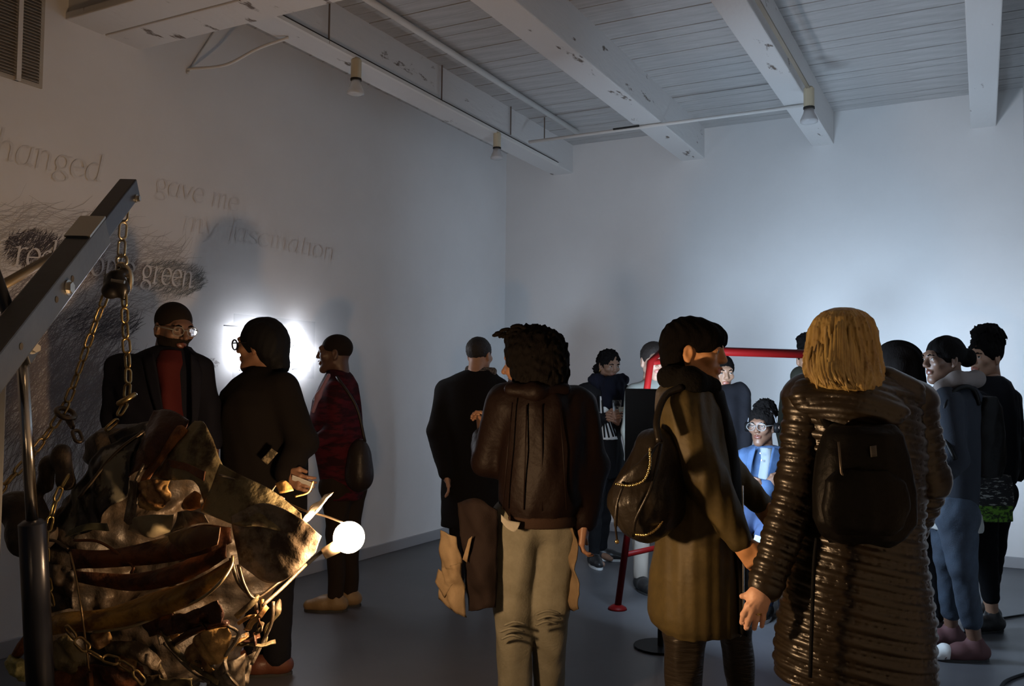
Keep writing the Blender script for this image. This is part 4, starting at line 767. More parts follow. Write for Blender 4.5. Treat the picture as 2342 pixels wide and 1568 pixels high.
# man in wool coat seen from behind
r4,T,_=person('man in dark wool coat and striped scarf seen from behind, near the back corner',5.9,(1097,812),152,4,hs=.97,kind='m',tone='tan',hair='short',hairmat=mat('dark_brown_hair',(.010,.007,.005),.7,bump=(140,.6,.006)),
  torso=[(846,1062,1130,.09),(856,1040,1138,.11),(872,1012,1148,.13),(895,1008,1152,.14),(950,1012,1150,.15),(1000,1016,1148,.15),(1060,1012,1156,.15),(1130,1008,1160,.155),(1205,1008,1160,.15)],
  jacket=BLKW,jname='coat',arms=[arm((1018,895,0),(1000,985,-.05),(1020,1080,-.1),(.075,.066,.055),thumb=(0,-1)),arm((1142,895,0),(1160,985,.0),(1150,1080,.06),(.075,.066,.055),thumb=(0,-1),mirror=True)],
  legs=[leg(1050,1180,1048,1046),leg(1120,1180,1120,1120)],trousers=DKTR,shoes=SHOE,feet=160,eyes=False,fine=.006)
sc4=cloth('striped_scarf',(.16,.14,.12),.9,col2=(.03,.025,.025),sc2=60,thr=(.48,.52),stretch=(1,1,4))
solid('scarf',[cone(P(1074,846,5.9),P(1098,852,5.84),.03,.032),cone(P(1098,852,5.84),P(1126,850,5.86),.032,.03)],.008,sc4,r4,folds(.004,40,6))
# man in leather jacket
ljm=leather('brown_black_leather',(.0065,.0032,.0026),.55,.12)
r5,T,_=person('person with big black afro, leather jacket and pale khaki trousers, seen from behind',3.6,(1213,834),-122,3,hs=1.06,kind='m',tone='brown',hair='afro',res=.01,
  torso=[(868,1172,1285,.09),(882,1152,1302,.115),(900,1136,1322,.135),(930,1132,1338,.15),(980,1136,1342,.155),(1050,1136,1344,.155),(1110,1140,1342,.155),(1150,1142,1335,.155),(1172,1146,1322,.145),(1196,1148,1318,.14)],
  jacket=ljm,jname='leather_jacket',arms=[arm((1152,925,0),(1118,1055,.05),(1108,1005,.26),(.078,.066,.05),tip=(1106,965,.3),thumb=(.3,1,0),curl=.9),arm((1322,925,0),(1352,1060,.02),(1336,1190,-.02),(.078,.066,.052),thumb=(0,-1),mirror=True,curl=.6)],
  legs=[leg(1178,1225,1172,1178,0,-.02,0,(.105,.078,.066)),leg(1266,1225,1258,1256,.05,.0,.1,(.105,.078,.064))],trousers=cloth('khaki_corduroy',(.155,.15,.12),.85,bump=(120,.4,.004),col2=(.115,.11,.085),sc2=12),shoes=leather('worn_shoe_leather',(.05,.035,.025)),feet=-160,fold=(.009,24),eyes=False)
solid('collar',[cone(P(1168,890,3.50),P(1225,893,3.47),.026,.034),cone(P(1225,893,3.47),P(1292,890,3.52),.034,.026)],.008,ljm,r5,folds(.003,40,2))
solid('waistband',[sil([(1172,1143,1322,.15),(1180,1141,1324,.152),(1198,1143,1320,.148)],3.6)],.008,cloth('ribbed_brown_band',(.022,.012,.008)),r5)
for k,(a,b) in enumerate((((1172,900),(1150,1165)),((1205,905),(1198,1165)),((1240,905),(1240,1168)),((1280,900),(1296,1165)))):
    MB().tube([P(a[0],a[1]+20,3.45),P((a[0]+b[0])/2,(a[1]+b[1])/2,3.438),P(*b,3.45)],.003,6).build('seam',ljm,r5,True)
for k,(x0,x1,y_) in enumerate(((1140,1200,1440),(1144,1196,1456),(1150,1204,1425),(1222,1282,1400),(1226,1284,1412),(1224,1276,1424))):
    MB().tube(spline([P(x0,y_+6,3.47),P((x0+x1)/2,y_-4,3.455),P(x1,y_+3,3.475)],5),[.001]+[.005]*9+[.001],6).build('crease',_mats['khaki_corduroy'],r5,True)
sheet('shirt_tail',[(1146,1176,3.435),(1160,1188,3.43),(1176,1192,3.43),(1190,1194,3.435)],[(1146,1192,3.43),(1160,1208,3.425),(1178,1216,3.425),(1188,1200,3.43)],cloth('white_shirt_cotton',(.24,.23,.2)),r5,12,6,.006,.004)
TAN=cloth('tan_lining',(.16,.12,.075),.8,col2=(.12,.085,.05),sc2=10)
sheet('shirt_flap',[(1285,1198,3.62),(1304,1202,3.58),(1314,1200,3.54)],[(1288,1378,3.60),(1308,1396,3.56),(1326,1392,3.52)],TAN,r5,10,18,.010,.005,f=20)
lk=[]
for k in range(9):
    a=k/8; x0,y0=1205-a*45,752+a*18+(k%2)*6; x1,y1=x0-26-rng.rand()*14,y0-8+rng.rand()*14
    MB().tube(spline([P(x0,y0,3.55+.02*(k%3)),P((x0+x1)/2,(y0+y1)/2-6,3.54),P(x1,y1,3.53)],4),[.008]*8+[.004],7).build('hair_twist',HAIR,r5,True)
cup=P(1105,968,3.92); ct=empty('cup',cup,'dark cup held by the person with the big afro','cup')
MB().tube([cup-[0,0,.03],cup+[0,0,.05]],[.026,.034],18).build('cup_body',mat('brown_cup',(.06,.035,.025),.4,bump=(60,.1,.001)),ct,True); MB().tube([cup+[0,0,.05],cup+[0,0,.055]],.036,18).build('cup_rim',mat('brown_cup_rim',(.11,.07,.05),.4,bump=(60,.1,.001)),ct,True)
jt=empty('carried_coat',P(1060,1300,3.5),'tan lined coat hanging beside the khaki trousers','coat')
sheet('lining',[(1006,1212,3.5),(1030,1222,3.46),(1046,1226,3.46)],[(1010,1300,3.5),(1034,1300,3.44),(1055,1290,3.45)],TAN,jt,12,14,.008,.004,f=18)
sheet('lining',[(1012,1295,3.49),(1040,1290,3.44),(1056,1285,3.45)],[(1004,1368,3.5),(1034,1395,3.45),(1070,1410,3.47)],TAN,jt,14,14,.012,.004,f=22,seed=2)
sheet('lining',[(1004,1300,3.5),(996,1330,3.5)],[(1040,1330,3.45),(1016,1366,3.47)],TAN,jt,8,8,.006,.004)
sheet('coat_shell',[(1046,1150,3.52),(1090,1140,3.46),(1140,1165,3.48)],[(1075,1395,3.5),(1110,1390,3.44),(1135,1385,3.47)],cloth('dark_plum_cloth',(.010,.006,.0055)),jt,16,20,.016,.008,f=16,seed=3)
sheet('lining_fold',[(1072,1232,3.44),(1080,1225,3.44)],[(1058,1278,3.44),(1068,1285,3.44)],TAN,jt,5,8,.003,.004)
# woman with glass of water
blz=cloth('black_blazer',(.005,.005,.006))
r6,T,_=person('woman in navy scarf and striped shirt looking down, holding a glass and paper',6.9,(1393,834),24,16,hs=.96,kind='f',tone='brown',hair='curlytied',
  torso=[(866,1358,1412,.075),(878,1340,1420,.095),(895,1325,1426,.115),(930,1332,1428,.125),(970,1340,1424,.12),(1000,1346,1420,.12),(1040,1345,1426,.13),(1090,1346,1424,.13)],
  jacket=blz,jname='blazer',arms=[arm((1335,895,0),(1338,968,-.02),(1385,955,-.2),(.062,.052,.042),tip=(1408,948,-.26),thumb=(0,0,1),curl=.7),arm((1424,895,.0),(1436,966,-.04),(1420,965,-.2),(.062,.052,.042),tip=(1400,952,-.27),thumb=(0,0,1),mirror=True,curl=.7)],
  legs=[leg(1368,1080,1364,1358,-.02,-.05,-.12,(.085,.056,.042)),leg(1398,1080,1386,1376,.06,.06,.1,(.085,.056,.042))],trousers=BLK,shoes=None,feet=30,fine=.005)
stripe=mat('black_white_stripe',(.55,.57,.56),.8,bump=(150,.2,.003)); 
sp=[(905,1362,1378,.12,-.02),(930,1362,1394,.128,-.02),(965,1368,1404,.13,-.02),(1003,1362,1414,.128,-.02)]
solid('shirt',[sil(sp,6.9)],.008,stripe,r6,folds(.002,30,8))
for k,(a,b) in enumerate((((1370,905),(1372,1000)),((1377,915),(1383,1000)),((1384,960),(1393,1000)),((1391,962),(1403,998)),((1397,962),(1409,997)))):
    MB().tube([P(*a,6.745),P((a[0]+b[0])/2,(a[1]+b[1])/2,6.737),P(*b,6.745)],.007,6).build('shirt_stripe',BLK,r6,True)
solid('scarf',[cone(P(1362,868,6.84),P(1395,882,6.78),.055,.06),cone(P(1395,882,6.78),P(1424,868,6.85),.06,.05),cone(P(1392,885,6.79),P(1386,925,6.8),.06,.05),cone(P(1412,880,6.8),P(1420,920,6.82),.05,.04)],.009,NAVY,r6,folds(.008,38,11))
MB().tube([T((-.079,-.005,-.035)),T((-.082,-.005,-.062))],.005,8).build('earring',GOLD,r6,True)
MB().tube([P(1366+9*math.cos(a),952+11*math.sin(a),6.75+.04*math.sin(a)) for a in np.linspace(0,6.283,14)],.005,6,False).build('bracelet',SILVER,r6,True)
def shoe_at(parent,px,d,az,m,sole,L=.15):
    fa=math.radians(az); fv=-math.cos(fa)*CV+math.sin(fa)*CU; g=PZ(px,0,d)
    so=solid('shoe',[cone(g+[0,0,.045]-fv*.035,g+fv*.07+[0,0,.042],.042,.042,k=.03),cone(g+fv*.07+[0,0,.04],g+fv*L+[0,0,.034],.042,.032,k=.03),cone(g+[0,0,.05],g+[0,0,.1],.043,.04,k=.03),bx(g+[0,0,-.05],(.4,.4,.058),r=0,k=.004,op='-')],.009,m,parent)
    sd=np.cross(fv,[0,0,1.]); out=[g+fv*(.055+(L-.02)*math.cos(t))+sd*.044*math.sin(t)+[0,0,.0005] for t in np.linspace(0,2*math.pi,20,endpoint=False)]
    MB().prism(out,(0,0,.018)).build('sole',sole,so)
shoe_at(r6,1358,6.78,10,SHOE,WSOLE); shoe_at(r6,1376,7.0,75,SHOE,WSOLE)
gp=P(1411,928,6.63); gt=empty('water_glass',gp-[0,0,.05],'clear water glass in the hands of the woman in striped shirt','glass')
MB().tube([gp-[0,0,.05],gp+[0,0,.045]],[.028,.036],18).build('glass_body',mat('drinking_glass',(.9,.95,.95),.03,trans=1,alpha=.35),gt,True); MB().tube([gp-[0,0,.048],gp+[0,0,.0]],[.025,.030],16).build('water',mat('water',(.8,.9,.92),.02,trans=1,alpha=.4),gt,True)
pp=P(1430,934,6.62); tag(MB().box((-.05,-.001,-.03),(.05,.001,.03),np.array(Matrix.Rotation(YAW,3,'Z')@Matrix.Rotation(-.2,3,'Y')@Matrix.Rotation(1.0,3,'X')),pp).build('folded_paper',mat('pale_green_paper',(.55,.66,.62),.8,bump=(50,.1,.001))),'pale folded paper beside the water glass','paper')
# man in pale shirt behind the red frame
r7,T,_=person('man in pale cream shirt standing behind the red frame corner and black screen',6.0,(1496,825),8,6,hs=1.06,kind='m',tone='pale',hair='short',hairmat=mat('brown_hair',(.018,.011,.008),.7,bump=(140,.6,.006)),
  torso=[(866,1472,1526,.075),(878,1456,1545,.1),(895,1444,1560,.12),(950,1446,1556,.125),(1010,1450,1552,.125),(1070,1452,1550,.125)],jacket=cloth('cream_shirt_cotton',(.22,.225,.20),.8),jname='shirt',
  arms=[arm((1450,900,0),(1440,985,.0),(1446,1060,-.06),(.062,.052,.042),thumb=(0,1)),arm((1556,900,0),(1566,985,0),(1556,1060,-.05),(.062,.052,.042),thumb=(0,1),mirror=True)],
  legs=[leg(1474,1050,1466,1466),leg(1528,1050,1526,1526)],trousers=cloth('beige_chinos',(.30,.26,.22),.85),shoes=SHOE,feet=10,fine=.005)
MB().tube([T((-.05,-.0,-.135)),T((-.02,-.06,-.16)),T((0,-.07,-.175)),T((.02,-.06,-.16)),T((.05,0,-.135))],.010,8).build('collar',_mats['cream_shirt_cotton'],r7,True)
# hooded person
r8,T,_=person('person in dark hooded coat standing between the olive coat and the wall',6.2,(1652,852),4,8,hs=1.01,kind='f',tone='tan',hair='short',
  torso=[(886,1628,1680,.085),(896,1606,1698,.11),(915,1592,1702,.13),(960,1588,1700,.135),(1040,1586,1702,.14),(1120,1586,1702,.14),(1190,1588,1700,.14)],jacket=cloth('charcoal_coat',(.015,.015,.019),.9,sheen=.1),jname='coat',
  arms=[arm((1602,920,0),(1592,1000,-.02),(1600,1080,-.08),thumb=(0,1)),arm((1694,920,0),(1700,1000,-.02),(1694,1080,-.08),thumb=(0,1),mirror=True)],
  legs=[leg(1622,1170,1622,1622),leg(1670,1170,1670,1670)],trousers=DKTR,shoes=SHOE,feet=0,extra=[cone(P(1688,890,6.18),P(1705,900,6.15),.04,.03,k=.05),cone(P(1640,905,6.06),P(1690,892,6.15),.05,.055,k=.04),cone(P(1600,900,6.18),P(1625,905,6.08),.05,.05,k=.04)],fine=.005)
MB().tube([P(1632,905,6.03),P(1640,950,6.04),P(1645,1150,6.04)],.005,6).build('zip',SILVER,r8,True)
# short-haired woman in olive coat
OLV=mat('olive_waxed_coat',(.10,.075,.028),.55,bump=(45,.3,.005),col2=(.06,.045,.018),sc2=7,spec=.25)
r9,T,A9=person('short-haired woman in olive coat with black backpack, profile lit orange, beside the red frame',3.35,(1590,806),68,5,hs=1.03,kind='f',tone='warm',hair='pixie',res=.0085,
  torso=[(862,1528,1612,.10),(876,1512,1624,.115),(895,1500,1640,.13),(930,1496,1655,.145),(980,1496,1668,.15),(1040,1500,1676,.155),(1100,1510,1684,.16),(1160,1508,1690,.165),(1230,1498,1694,.17),(1310,1486,1697,.175),(1400,1484,1697,.18),(1422,1490,1695,.178),(1436,1502,1692,.17)],
  jacket=OLV,jname='coat',fold=(.010,22),arms=[arm((1556,930,-.10),(1610,1085,-.17),(1690,1232,-.20),(.085,.075,.054),tip=(1718,1272,-.22),thumb=(1,.5),curl=.9),arm((1590,930,.14),(1660,1080,.2),(1735,1150,.18),(.08,.068,.05),tip=(1758,1180,.15),thumb=(0,0,1),mirror=True)],
  legs=[leg(1588,1330,1566,1560,.02,-.06,-.05,(.085,.078,.06),kz=.46),leg(1640,1330,1680,1700,.06,.12,.16,(.085,.066,.05),kz=.46)],trousers=mat('black_leather_leggings',(.022,.017,.012),.34,bump=(24,.6,.01),stretch=(.6,.6,3)),shoes=SHOE,feet=80,fine=.0035)
solid('collar',[cone(P(1532,862,3.3),P(1580,872,3.24),.045,.05),cone(P(1580,872,3.24),P(1625,885,3.3),.05,.04),cone(P(1530,862,3.4),P(1600,870,3.48),.045,.045)],.008,cloth('black_fleece_collar',(.004,.0035,.003),.95,bump=(90,.7,.008)),r9,folds(.004,60,7))
solid('front_panel',[sil([(890,1590,1652,.11,.02),(1000,1612,1682,.13,.02),(1150,1625,1696,.15,.02),(1300,1635,1702,.16,.02),(1430,1645,1700,.165,.02)],3.35)],.010,cloth('dark_coat_facing',(.006,.005,.004),.8),r9,folds(.006,24,3))
MB().tube(spline([P(1698,1110,3.17),P(1700,1300,3.16),P(1700,1430,3.17)],4),.004,6).build('zip',SILVER,r9,True)
bk=empty('backpack',P(1470,1230,3.15),'black slouchy leather backpack edged with gold chain, on the olive coat','backpack')
BKL=leather('black_bag_leather',(.012,.009,.006),.36)
solid('bag_body',[cone(P(1500,1030,3.2),P(1474,1150,3.16),.08,.115,k=.05),cone(P(1474,1150,3.16),P(1478,1180,3.15),.115,.085,k=.05),cone(P(1520,1060,3.22),P(1518,1160,3.22),.07,.07,k=.06)],.008,BKL,bk,folds(.006,34,12))
sheet('flap',[(1508,1008,3.06),(1470,1050,3.02),(1412,1108,3.04)],[(1486,1040,3.03),(1488,1090,3.0),(1425,1116,3.03)],BKL,bk,18,10,.006,.010,bulge=.02,f=16)
def trim(path,name='chain_trim'):
    q=resample([P(*p) for p in path],34); mb=MB()
    for i,p in enumerate(q): mb.sphere(p,(.0055,.0055,.0042) if i%2 else (.004,.004,.006),7,5)
    tag(mb.build(name,GOLD,bk,True),kind='stuff')
trim([(1486,1026,3.0),(1486,1065,2.985),(1472,1098,2.985),(1440,1110,3.0),(1410,1106,3.01)]); trim([(1455,1222,3.04),(1480,1222,3.02),(1505,1205,3.05),(1522,1178,3.08)])
MB().tube(spline([P(1424,1112,3.0),P(1412,1150,3.0),P(1408,1200,3.01),P(1411,1232,3.02)],6),[.005]*7+[.007]*6+[.004]*6,6).build('tassel_cord',BKL,bk,True)
MB().sphere(P(1411,1238,3.02),.008,10,7).build('tassel_bead',GOLD,bk,True)
MB().tube(spline([P(1512,1015,3.06),P(1490,1110,3.0),P(1455,1185,3.02),P(1448,1225,3.05)],6),.006,8).build('edge_piping',BKL,bk,True)
MB().tube(spline([P(1508,1010,3.1),P(1502,960,3.13),P(1522,905,3.18),P(1560,885,3.2)],6),.013,8).build('strap',BKL,bk,True)
# seated woman in denim
DEN=mat('blue_denim',(.038,.083,.178),.85,bump=(260,.3,.003),col2=(.022,.053,.125),sc2=14); 
bx_=PZ(1742,0,5.68); sb=empty('wooden_box_seat',bx_,'plain wooden box seat under the woman in denim','seat')
WOOD=mat('pale_plywood',(.30,.22,.13),.6,bump=(30,.2,.003),col2=(.22,.15,.09),sc2=8,stretch=(1,1,6)); Rz=np.array(Matrix.Rotation(YAW,3,'Z'))
for lo,hi,n_ in (((-.19,-.15,.41),(.19,.15,.45),'seat_board'),((-.19,-.15,0),(-.16,.15,.41),'side_panel'),((.16,-.15,0),(.19,.15,.41),'side_panel'),((-.16,.11,.02),(.16,.14,.41),'back_panel')): MB().box(lo,hi,Rz,bx_).build(n_,WOOD,sb,False,.003)
r10,T,_=person('seated woman in denim jacket, clear glasses and headphones, face lit by the screen',5.7,(1742,974),-34,4,hs=1.0,kind='f',tone='dark',hair='afropuff',
  torso=[(1018,1720,1778,.075),(1028,1704,1792,.095),(1044,1694,1800,.115),(1080,1698,1798,.125),(1120,1702,1794,.125),(1148,1706,1790,.125)],jacket=DEN,jname='denim_jacket',
  arms=[arm((1702,1046,-.02),(1697,1108,-.08),(1752,1112,-.2),(.062,.055,.045),tip=(1790,1095,-.22),thumb=(0,0,1)),arm((1792,1046,-.02),(1800,1110,-.06),(1748,1125,-.22),(.062,.055,.045),tip=(1715,1105,-.22),thumb=(0,0,1),mirror=True)],fine=.0042,res=.008,fold=(.006,34))
solid('shirt',[sil([(1022,1728,1768,.09,-.02),(1050,1726,1766,.125,-.025),(1090,1720,1756,.138,-.025),(1120,1718,1752,.138,-.025)],5.7)],.008,cloth('pale_blue_shirt',(.19,.22,.245)),r10,folds(.002,30,3))
MB().tube([T((.053*math.cos(a),.045+.056*math.sin(a),-.15)) for a in np.linspace(0,6.283,20)],.011,8,False).build('black_collar',BLK,r10,True)
for px in (1742,1739): MB().sphere(P(px,1052 if px>1740 else 1036,5.54),.006,8,6).build('shirt_button',WSOLE,r10,True)
for A,B in (([(1730,1022,5.58),(1720,1060,5.55),(1716,1096,5.545)],[(1714,1028,5.6),(1708,1058,5.56),(1712,1096,5.55)]),([(1768,1022,5.58),(1760,1060,5.55),(1752,1096,5.545)],[(1790,1030,5.62),(1778,1070,5.57),(1760,1096,5.555)])): sheet('lapel',A,B,DEN,r10,12,6,.003,.006)
glasses(r10,T,CFR,.028,.024)
hp=empty('headphones',T((0,0,.1)),'black over-ear headphones on the seated woman in denim','headphones')
MB().tube([T((.094*math.cos(a),.012,-.0+.118*math.sin(a))) for a in np.linspace(-.05,math.pi+.05,24)],.006,8).build('headband',mat('grey_headband',(.09,.09,.1),.4,bump=(60,.1,.001)),hp,True)
for s in (-1,1):
    o=MB().tube([T((s*.082,.012,-.008)),T((s*.108,.012,-.008))],[.034,.031],18).build('ear_cup',M_BLK,hp,True); MB().tube([T((s*.108,.012,-.008)),T((s*.110,.012,-.008))],.014,14).build('cup_badge',SILVER,o,True)
lp=[]
for (hx,kx,kd,ax_,ad) in ((1728,1690,-.40,1688,-.36),(1772,1752,-.44,1750,-.42)):
    a,b,c=P(hx,1152,5.7),PZ(kx,.50,5.7+kd),PZ(ax_,.1,5.7+ad); lp+= [cone(a,b,.085,.066,k=.03),cone(b,c,.064,.05,k=.02)]; shoe_at(r10,ax_,5.7+ad,-30,SHOE,WSOLE)
solid('jeans',lp+[cone(P(1728,1150,5.72),P(1772,1150,5.72),.1,.1,k=.05)],.01,mat('dark_blue_jeans',(.035,.065,.15),.85,bump=(260,.3,.003),col2=(.022,.04,.1),sc2=10),r10,folds(.005,34,4))
# blonde woman in quilted coat
PUF=mat('black_quilted_nylon',(.020,.014,.008),.34,bump=(26,.35,.006),spec=.55)
d11=2.9; rows11=[(852,1868,2010,.10),(870,1836,2052,.125),(895,1822,2082,.15),(930,1818,2096,.165),(980,1828,2100,.17),(1050,1840,2104,.17),(1120,1848,2104,.165),(1180,1846,2102,.165),(1240,1832,2104,.175),(1310,1812,2112,.185),(1400,1792,2122,.195),(1480,1782,2128,.2),(1530,1780,2130,.2),(1549,1786,2128,.195)]
r11,T,A11=person('blonde woman in long black quilted coat with backpack, seen from behind, hand lowered',d11,(1928,806),176,4,hs=1.0,kind='f',tone='pale',hair=None,torso=rows11,jacket=None,
  arms=[arm((1852,915,0),(1826,1110,-.02),(1752,1338,-.08),(.074,.064,.049),hand=0),arm((2082,930,.02),(2122,1100,.02),(2082,1205,.10),(.074,.064,.05),thumb=(0,-1,0),mirror=True)],
  legs=[leg(1880,1480,1862,1826,0,0,-.1,(.085,.06,.05),kz=.45),leg(2040,1480,2056,2072,.05,.05,.0,(.085,.066,.06),kz=.45)],trousers=mat('gold_mottled_leggings',(.20,.13,.05),.6,bump=(60,.5,.004),col2=(.03,.02,.012),sc2=40,thr=(.42,.56)),shoes=leather('grey_boot_leather',(.14,.12,.11),.5),feet=-150,res=.009,eyes=False)
cp=[sil(rows11,d11,q=(.011,.047,.16),k=.03)]
V,Q=field(cp,.0055,folds(.0035,30,21)); (pA,rA),(pB,rB)=A11
def sleeve(pts,rr,res=.005): return field([cone(pts[0],pts[1],rr[0],rr[1],k=.03,q=(.010,.044,.013)),cone(pts[1],pts[2],rr[1],rr[2],k=.02,q=(.010,.044,.004)),ell(pts[0]+[0,0,.01],(.075,.09,.07),k=.04)],res,folds(.0025,40,5))
V2,Q2=sleeve(pA,rA); V3,Q3=sleeve(pB,rB)
hoodp=[cone(P(1846,905,d11-.06),P(1960,928,d11-.12),.05,.07,k=.05),cone(P(1960,928,d11-.12),P(2068,908,d11-.05),.07,.05,k=.05),ell(P(1965,940,d11-.12),(.14,.07,.05),k=.05),ell(P(1945,880,d11-.0),(.11,.08,.04),k=.03),cone(P(2030,866,d11-.05),P(2076,900,d11-.04),.035,.045,k=.03)]
V4,Q4=field(hoodp,.0055,lambda X,Y,Z:quilt(Z+.25*(X-1.)+.1*np.sin(5*X),.009,.05)*.9)
Vc,Qc,Ic=joinm([(V,Q,0),(V2,Q2,0),(V3,Q3,0)]); mk('quilted_coat',Vc,Qc,[PUF],r11); mk('hood',V4,Q4,[PUF],r11)
for x,ya,yb in ((1850,1290,1548),):
    MB().tube(spline([P(1868,1230,d11-.165),P(1862,ya,d11-.178),P(1857,1420,d11-.19),P(1853,yb,d11-.192)],6),.006,8).build('side_seam',BLK,r11,True)
# lowered hand, built finger by finger
HP=lambda x,y,dv=0:P(x,y,2.80+dv)
hpr=[cone(P(1750,1325,2.82),HP(1738,1362),.03,.030,k=.02),cone(HP(1736,1360),HP(1714,1386,-.012),.018,.0125,k=.02),cone(HP(1738,1360),HP(1722,1391,-.016),.018,.0125,k=.02),cone(HP(1742,1362),HP(1734,1393,-.010),.018,.0125,k=.02),cone(HP(1748,1364),HP(1747,1391,.0),.017,.0115,k=.02)]
for (k,m_,t_,r_) in (((1712,1386,-.012),(1701,1405,-.016),(1697,1423,.0),.0115),((1722,1391,-.016),(1713,1414,-.02),(1707,1435,-.004),.0118),((1734,1394,-.010),(1729,1416,-.014),(1725,1436,.002),.0108),((1747,1392,0),(1745,1413,-.004),(1742,1431,.008),.0098)):
    hpr+=[cone(HP(*k),HP(*m_),r_,r_*.93,k=.005),cone(HP(*m_),HP(*t_),r_*.93,r_*.72,k=.004),ell(HP(*k),r_*1.12,k=.006)]
hpr+=[cone(HP(1726,1354,.0),HP(1710,1362,.012),.0165,.012,k=.018),cone(HP(1710,1362,.012),HP(1697,1363,.016),.0115,.0085,k=.005)]
for k in ((1714,1386),(1722,1391),(1734,1393)): hpr.append(cone(HP(k[0],k[1]-2,-.026),HP(1738+(k[0]-1728)*.3,1364,-.022),.0022,.0028,k=.006))
hv,hq=field(hpr,.0022); hm=mat('skin_lit_hand',(.76,.46,.33),.5,bump=(160,.25,.002),col2=(.66,.38,.27),sc2=40); hand=mk('hand',hv,hq,hm,r11)  # lighter than her body skin: the bulb's light is put into this colour
for (t_,m_,w_) in (((1697,1423,.0),(1700,1410,-.016),.0062),((1707,1435,-.004),(1711,1420,-.02),.0065),((1725,1436,.002),(1728,1421,-.014),.006),((1742,1431,.008),(1744,1418,-.004),.0055)):
    a,b=HP(*t_),HP(*m_); c=a*.78+b*.22-CV*.0078; MB().sphere(c,(w_,.0022,w_*1.15),10,7).build('fingernail',mat('pink_nail',(.62,.38,.3),.3,bump=(60,.05,.001)),hand,True)
for q in (.30,.45):
    a,b=np.array(HP(1734,1394,-.010)),np.array(HP(1729,1416,-.014)); c=a*(1-q)+b*q; ax2=(b-a)/np.linalg.norm(b-a); x=np.cross(ax2,CV); x/=np.linalg.norm(x); y2=np.cross(ax2,x)
    MB().tube([c+.0118*(x*math.cos(t)+y2*math.sin(t)) for t in np.linspace(0,6.283,21)],.0021,8,False).build('ring',GOLD,hand,True)
# blonde hair
BL=mat('blonde_hair',(.50,.36,.13),.42,bump=(120,.5,.004),col2=(.27,.17,.055),sc2=34,stretch=(1,1,.05))
bh=[(704,1905,1948,.03),(712,1884,1972,.062),(728,1866,1990,.088),(752,1855,1999,.105),(790,1849,2005,.118),(825,1844,2011,.12,-.015),(850,1844,2013,.12,-.04),(868,1848,2014,.115,-.065),(880,1858,2010,.106,-.085),(889,1880,2004,.09,-.10),(894,1915,1994,.06,-.12)]
strand=lambda u,v,z:.0045*np.sin(15*np.arctan2(v,u)+6*np.sin(9*z))*np.clip((1.66-z)/.1,.2,1)+.003*np.sin(43*np.arctan2(v,u)+4*np.sin(12*z))+.0015*np.sin(90*np.arctan2(v,u)+3*z)
bp2=[sil(bh,d11-.01,n=strand,k=.02)]
hr=np.array([(q[0],q[1],q[2],q[3],q[4] if len(q)>4 else 0) for q in bh],float)
solid('hair',bp2,.0045,BL,r11)
lk=MB(); f_=lambda y,c:np.interp(y,hr[:,0],hr[:,c])
for k in range(34):
    u0=-.97+1.94*(k+.5)/34+.02*rng.randn(); y0=725+45*rng.rand()+60*abs(u0); y1=876+16*rng.rand()+(8 if u0>-.1 else -6)*(1-abs(u0)); pts=[]; fl=(10+16*rng.rand())*(1 if u0>-.5 else .3)
    for t in np.linspace(0,1,9):
        y=y0+(y1-y0)*t; yy=min(y,868); u=u0*(.93+.05*math.sin(5*t+k)); xc,hw=(f_(yy,1)+f_(yy,2))/2,(f_(yy,2)-f_(yy,1))/2
        pts.append(P(xc+hw*u+fl*max(t-.72,0)**1.6*6,y,d11-.01+f_(yy,4)-f_(yy,3)*math.sqrt(max(1-u*u,0))*1.01-.004-.02*max(t-.8,0)))
    lk.tube(pts,[.003,.006,.0075,.0085,.0085,.008,.007,.005,.0015],6)
tag(lk.build('hair_locks',BL,r11,True),kind='stuff')
bkp=empty('backpack',P(1975,1230,2.66),'black nylon backpack worn on the quilted coat','backpack')
NYL=mat('black_nylon',(.0035,.003,.0027),.5,bump=(40,.5,.006),spec=.12); db=d11-.17
solid('bag_body',[loft([(*P(1975,y_,db-.07),w_,t_) for y_,w_,t_ in ((972,.09,.05),(990,.11,.085),(1040,.13,.10),(1120,.145,.11),(1190,.145,.11),(1225,.12,.09),(1240,.09,.06))],e=2.8,k=.03)],.008,NYL,bkp,folds(.006,26,14))
solid('front_pocket',[loft([(*P(1978,y_,db-.17),w_,t_) for y_,w_,t_ in ((1075,.07,.02),(1100,.11,.035),(1160,.12,.045),(1205,.11,.035),(1222,.08,.02))],e=2.8,k=.03)],.008,NYL,bkp,folds(.004,30,15))
for pts in ([(1905,985,-.17),(1888,960,-.12),(1870,925,-.10)],[(2040,985,-.17),(2055,960,-.12),(2068,925,-.08)]): MB().tube(spline([P(p[0],p[1],d11+p[2]) for p in pts],6),.016,8).build('strap',NYL,bkp,True)
MB().tube([P(1918,1010,db-.17),P(1924,1080,db-.19),P(1945,1120,db-.195)],.0035,6).build('zip',mat('dark_zip',(.12,.1,.08),.4,metal=.6,bump=(60,.2,.001)),bkp,True)
sheet('logo_tag',[(1990,1020,db-.175),(2004,1018,db-.175)],[(1992,1045,db-.182),(2006,1043,db-.182)],mat('grey_tag',(.07,.065,.06),.7,bump=(90,.2,.001)),bkp,4,4,0,.003)
sheet('tan_label',[(2012,1225,db-.12),(2042,1218,db-.12)],[(2014,1232,db-.12),(2040,1228,db-.12)],mat('tan_leather_label',(.35,.22,.08),.6,bump=(90,.2,.001)),bkp,4,4,0,.003)
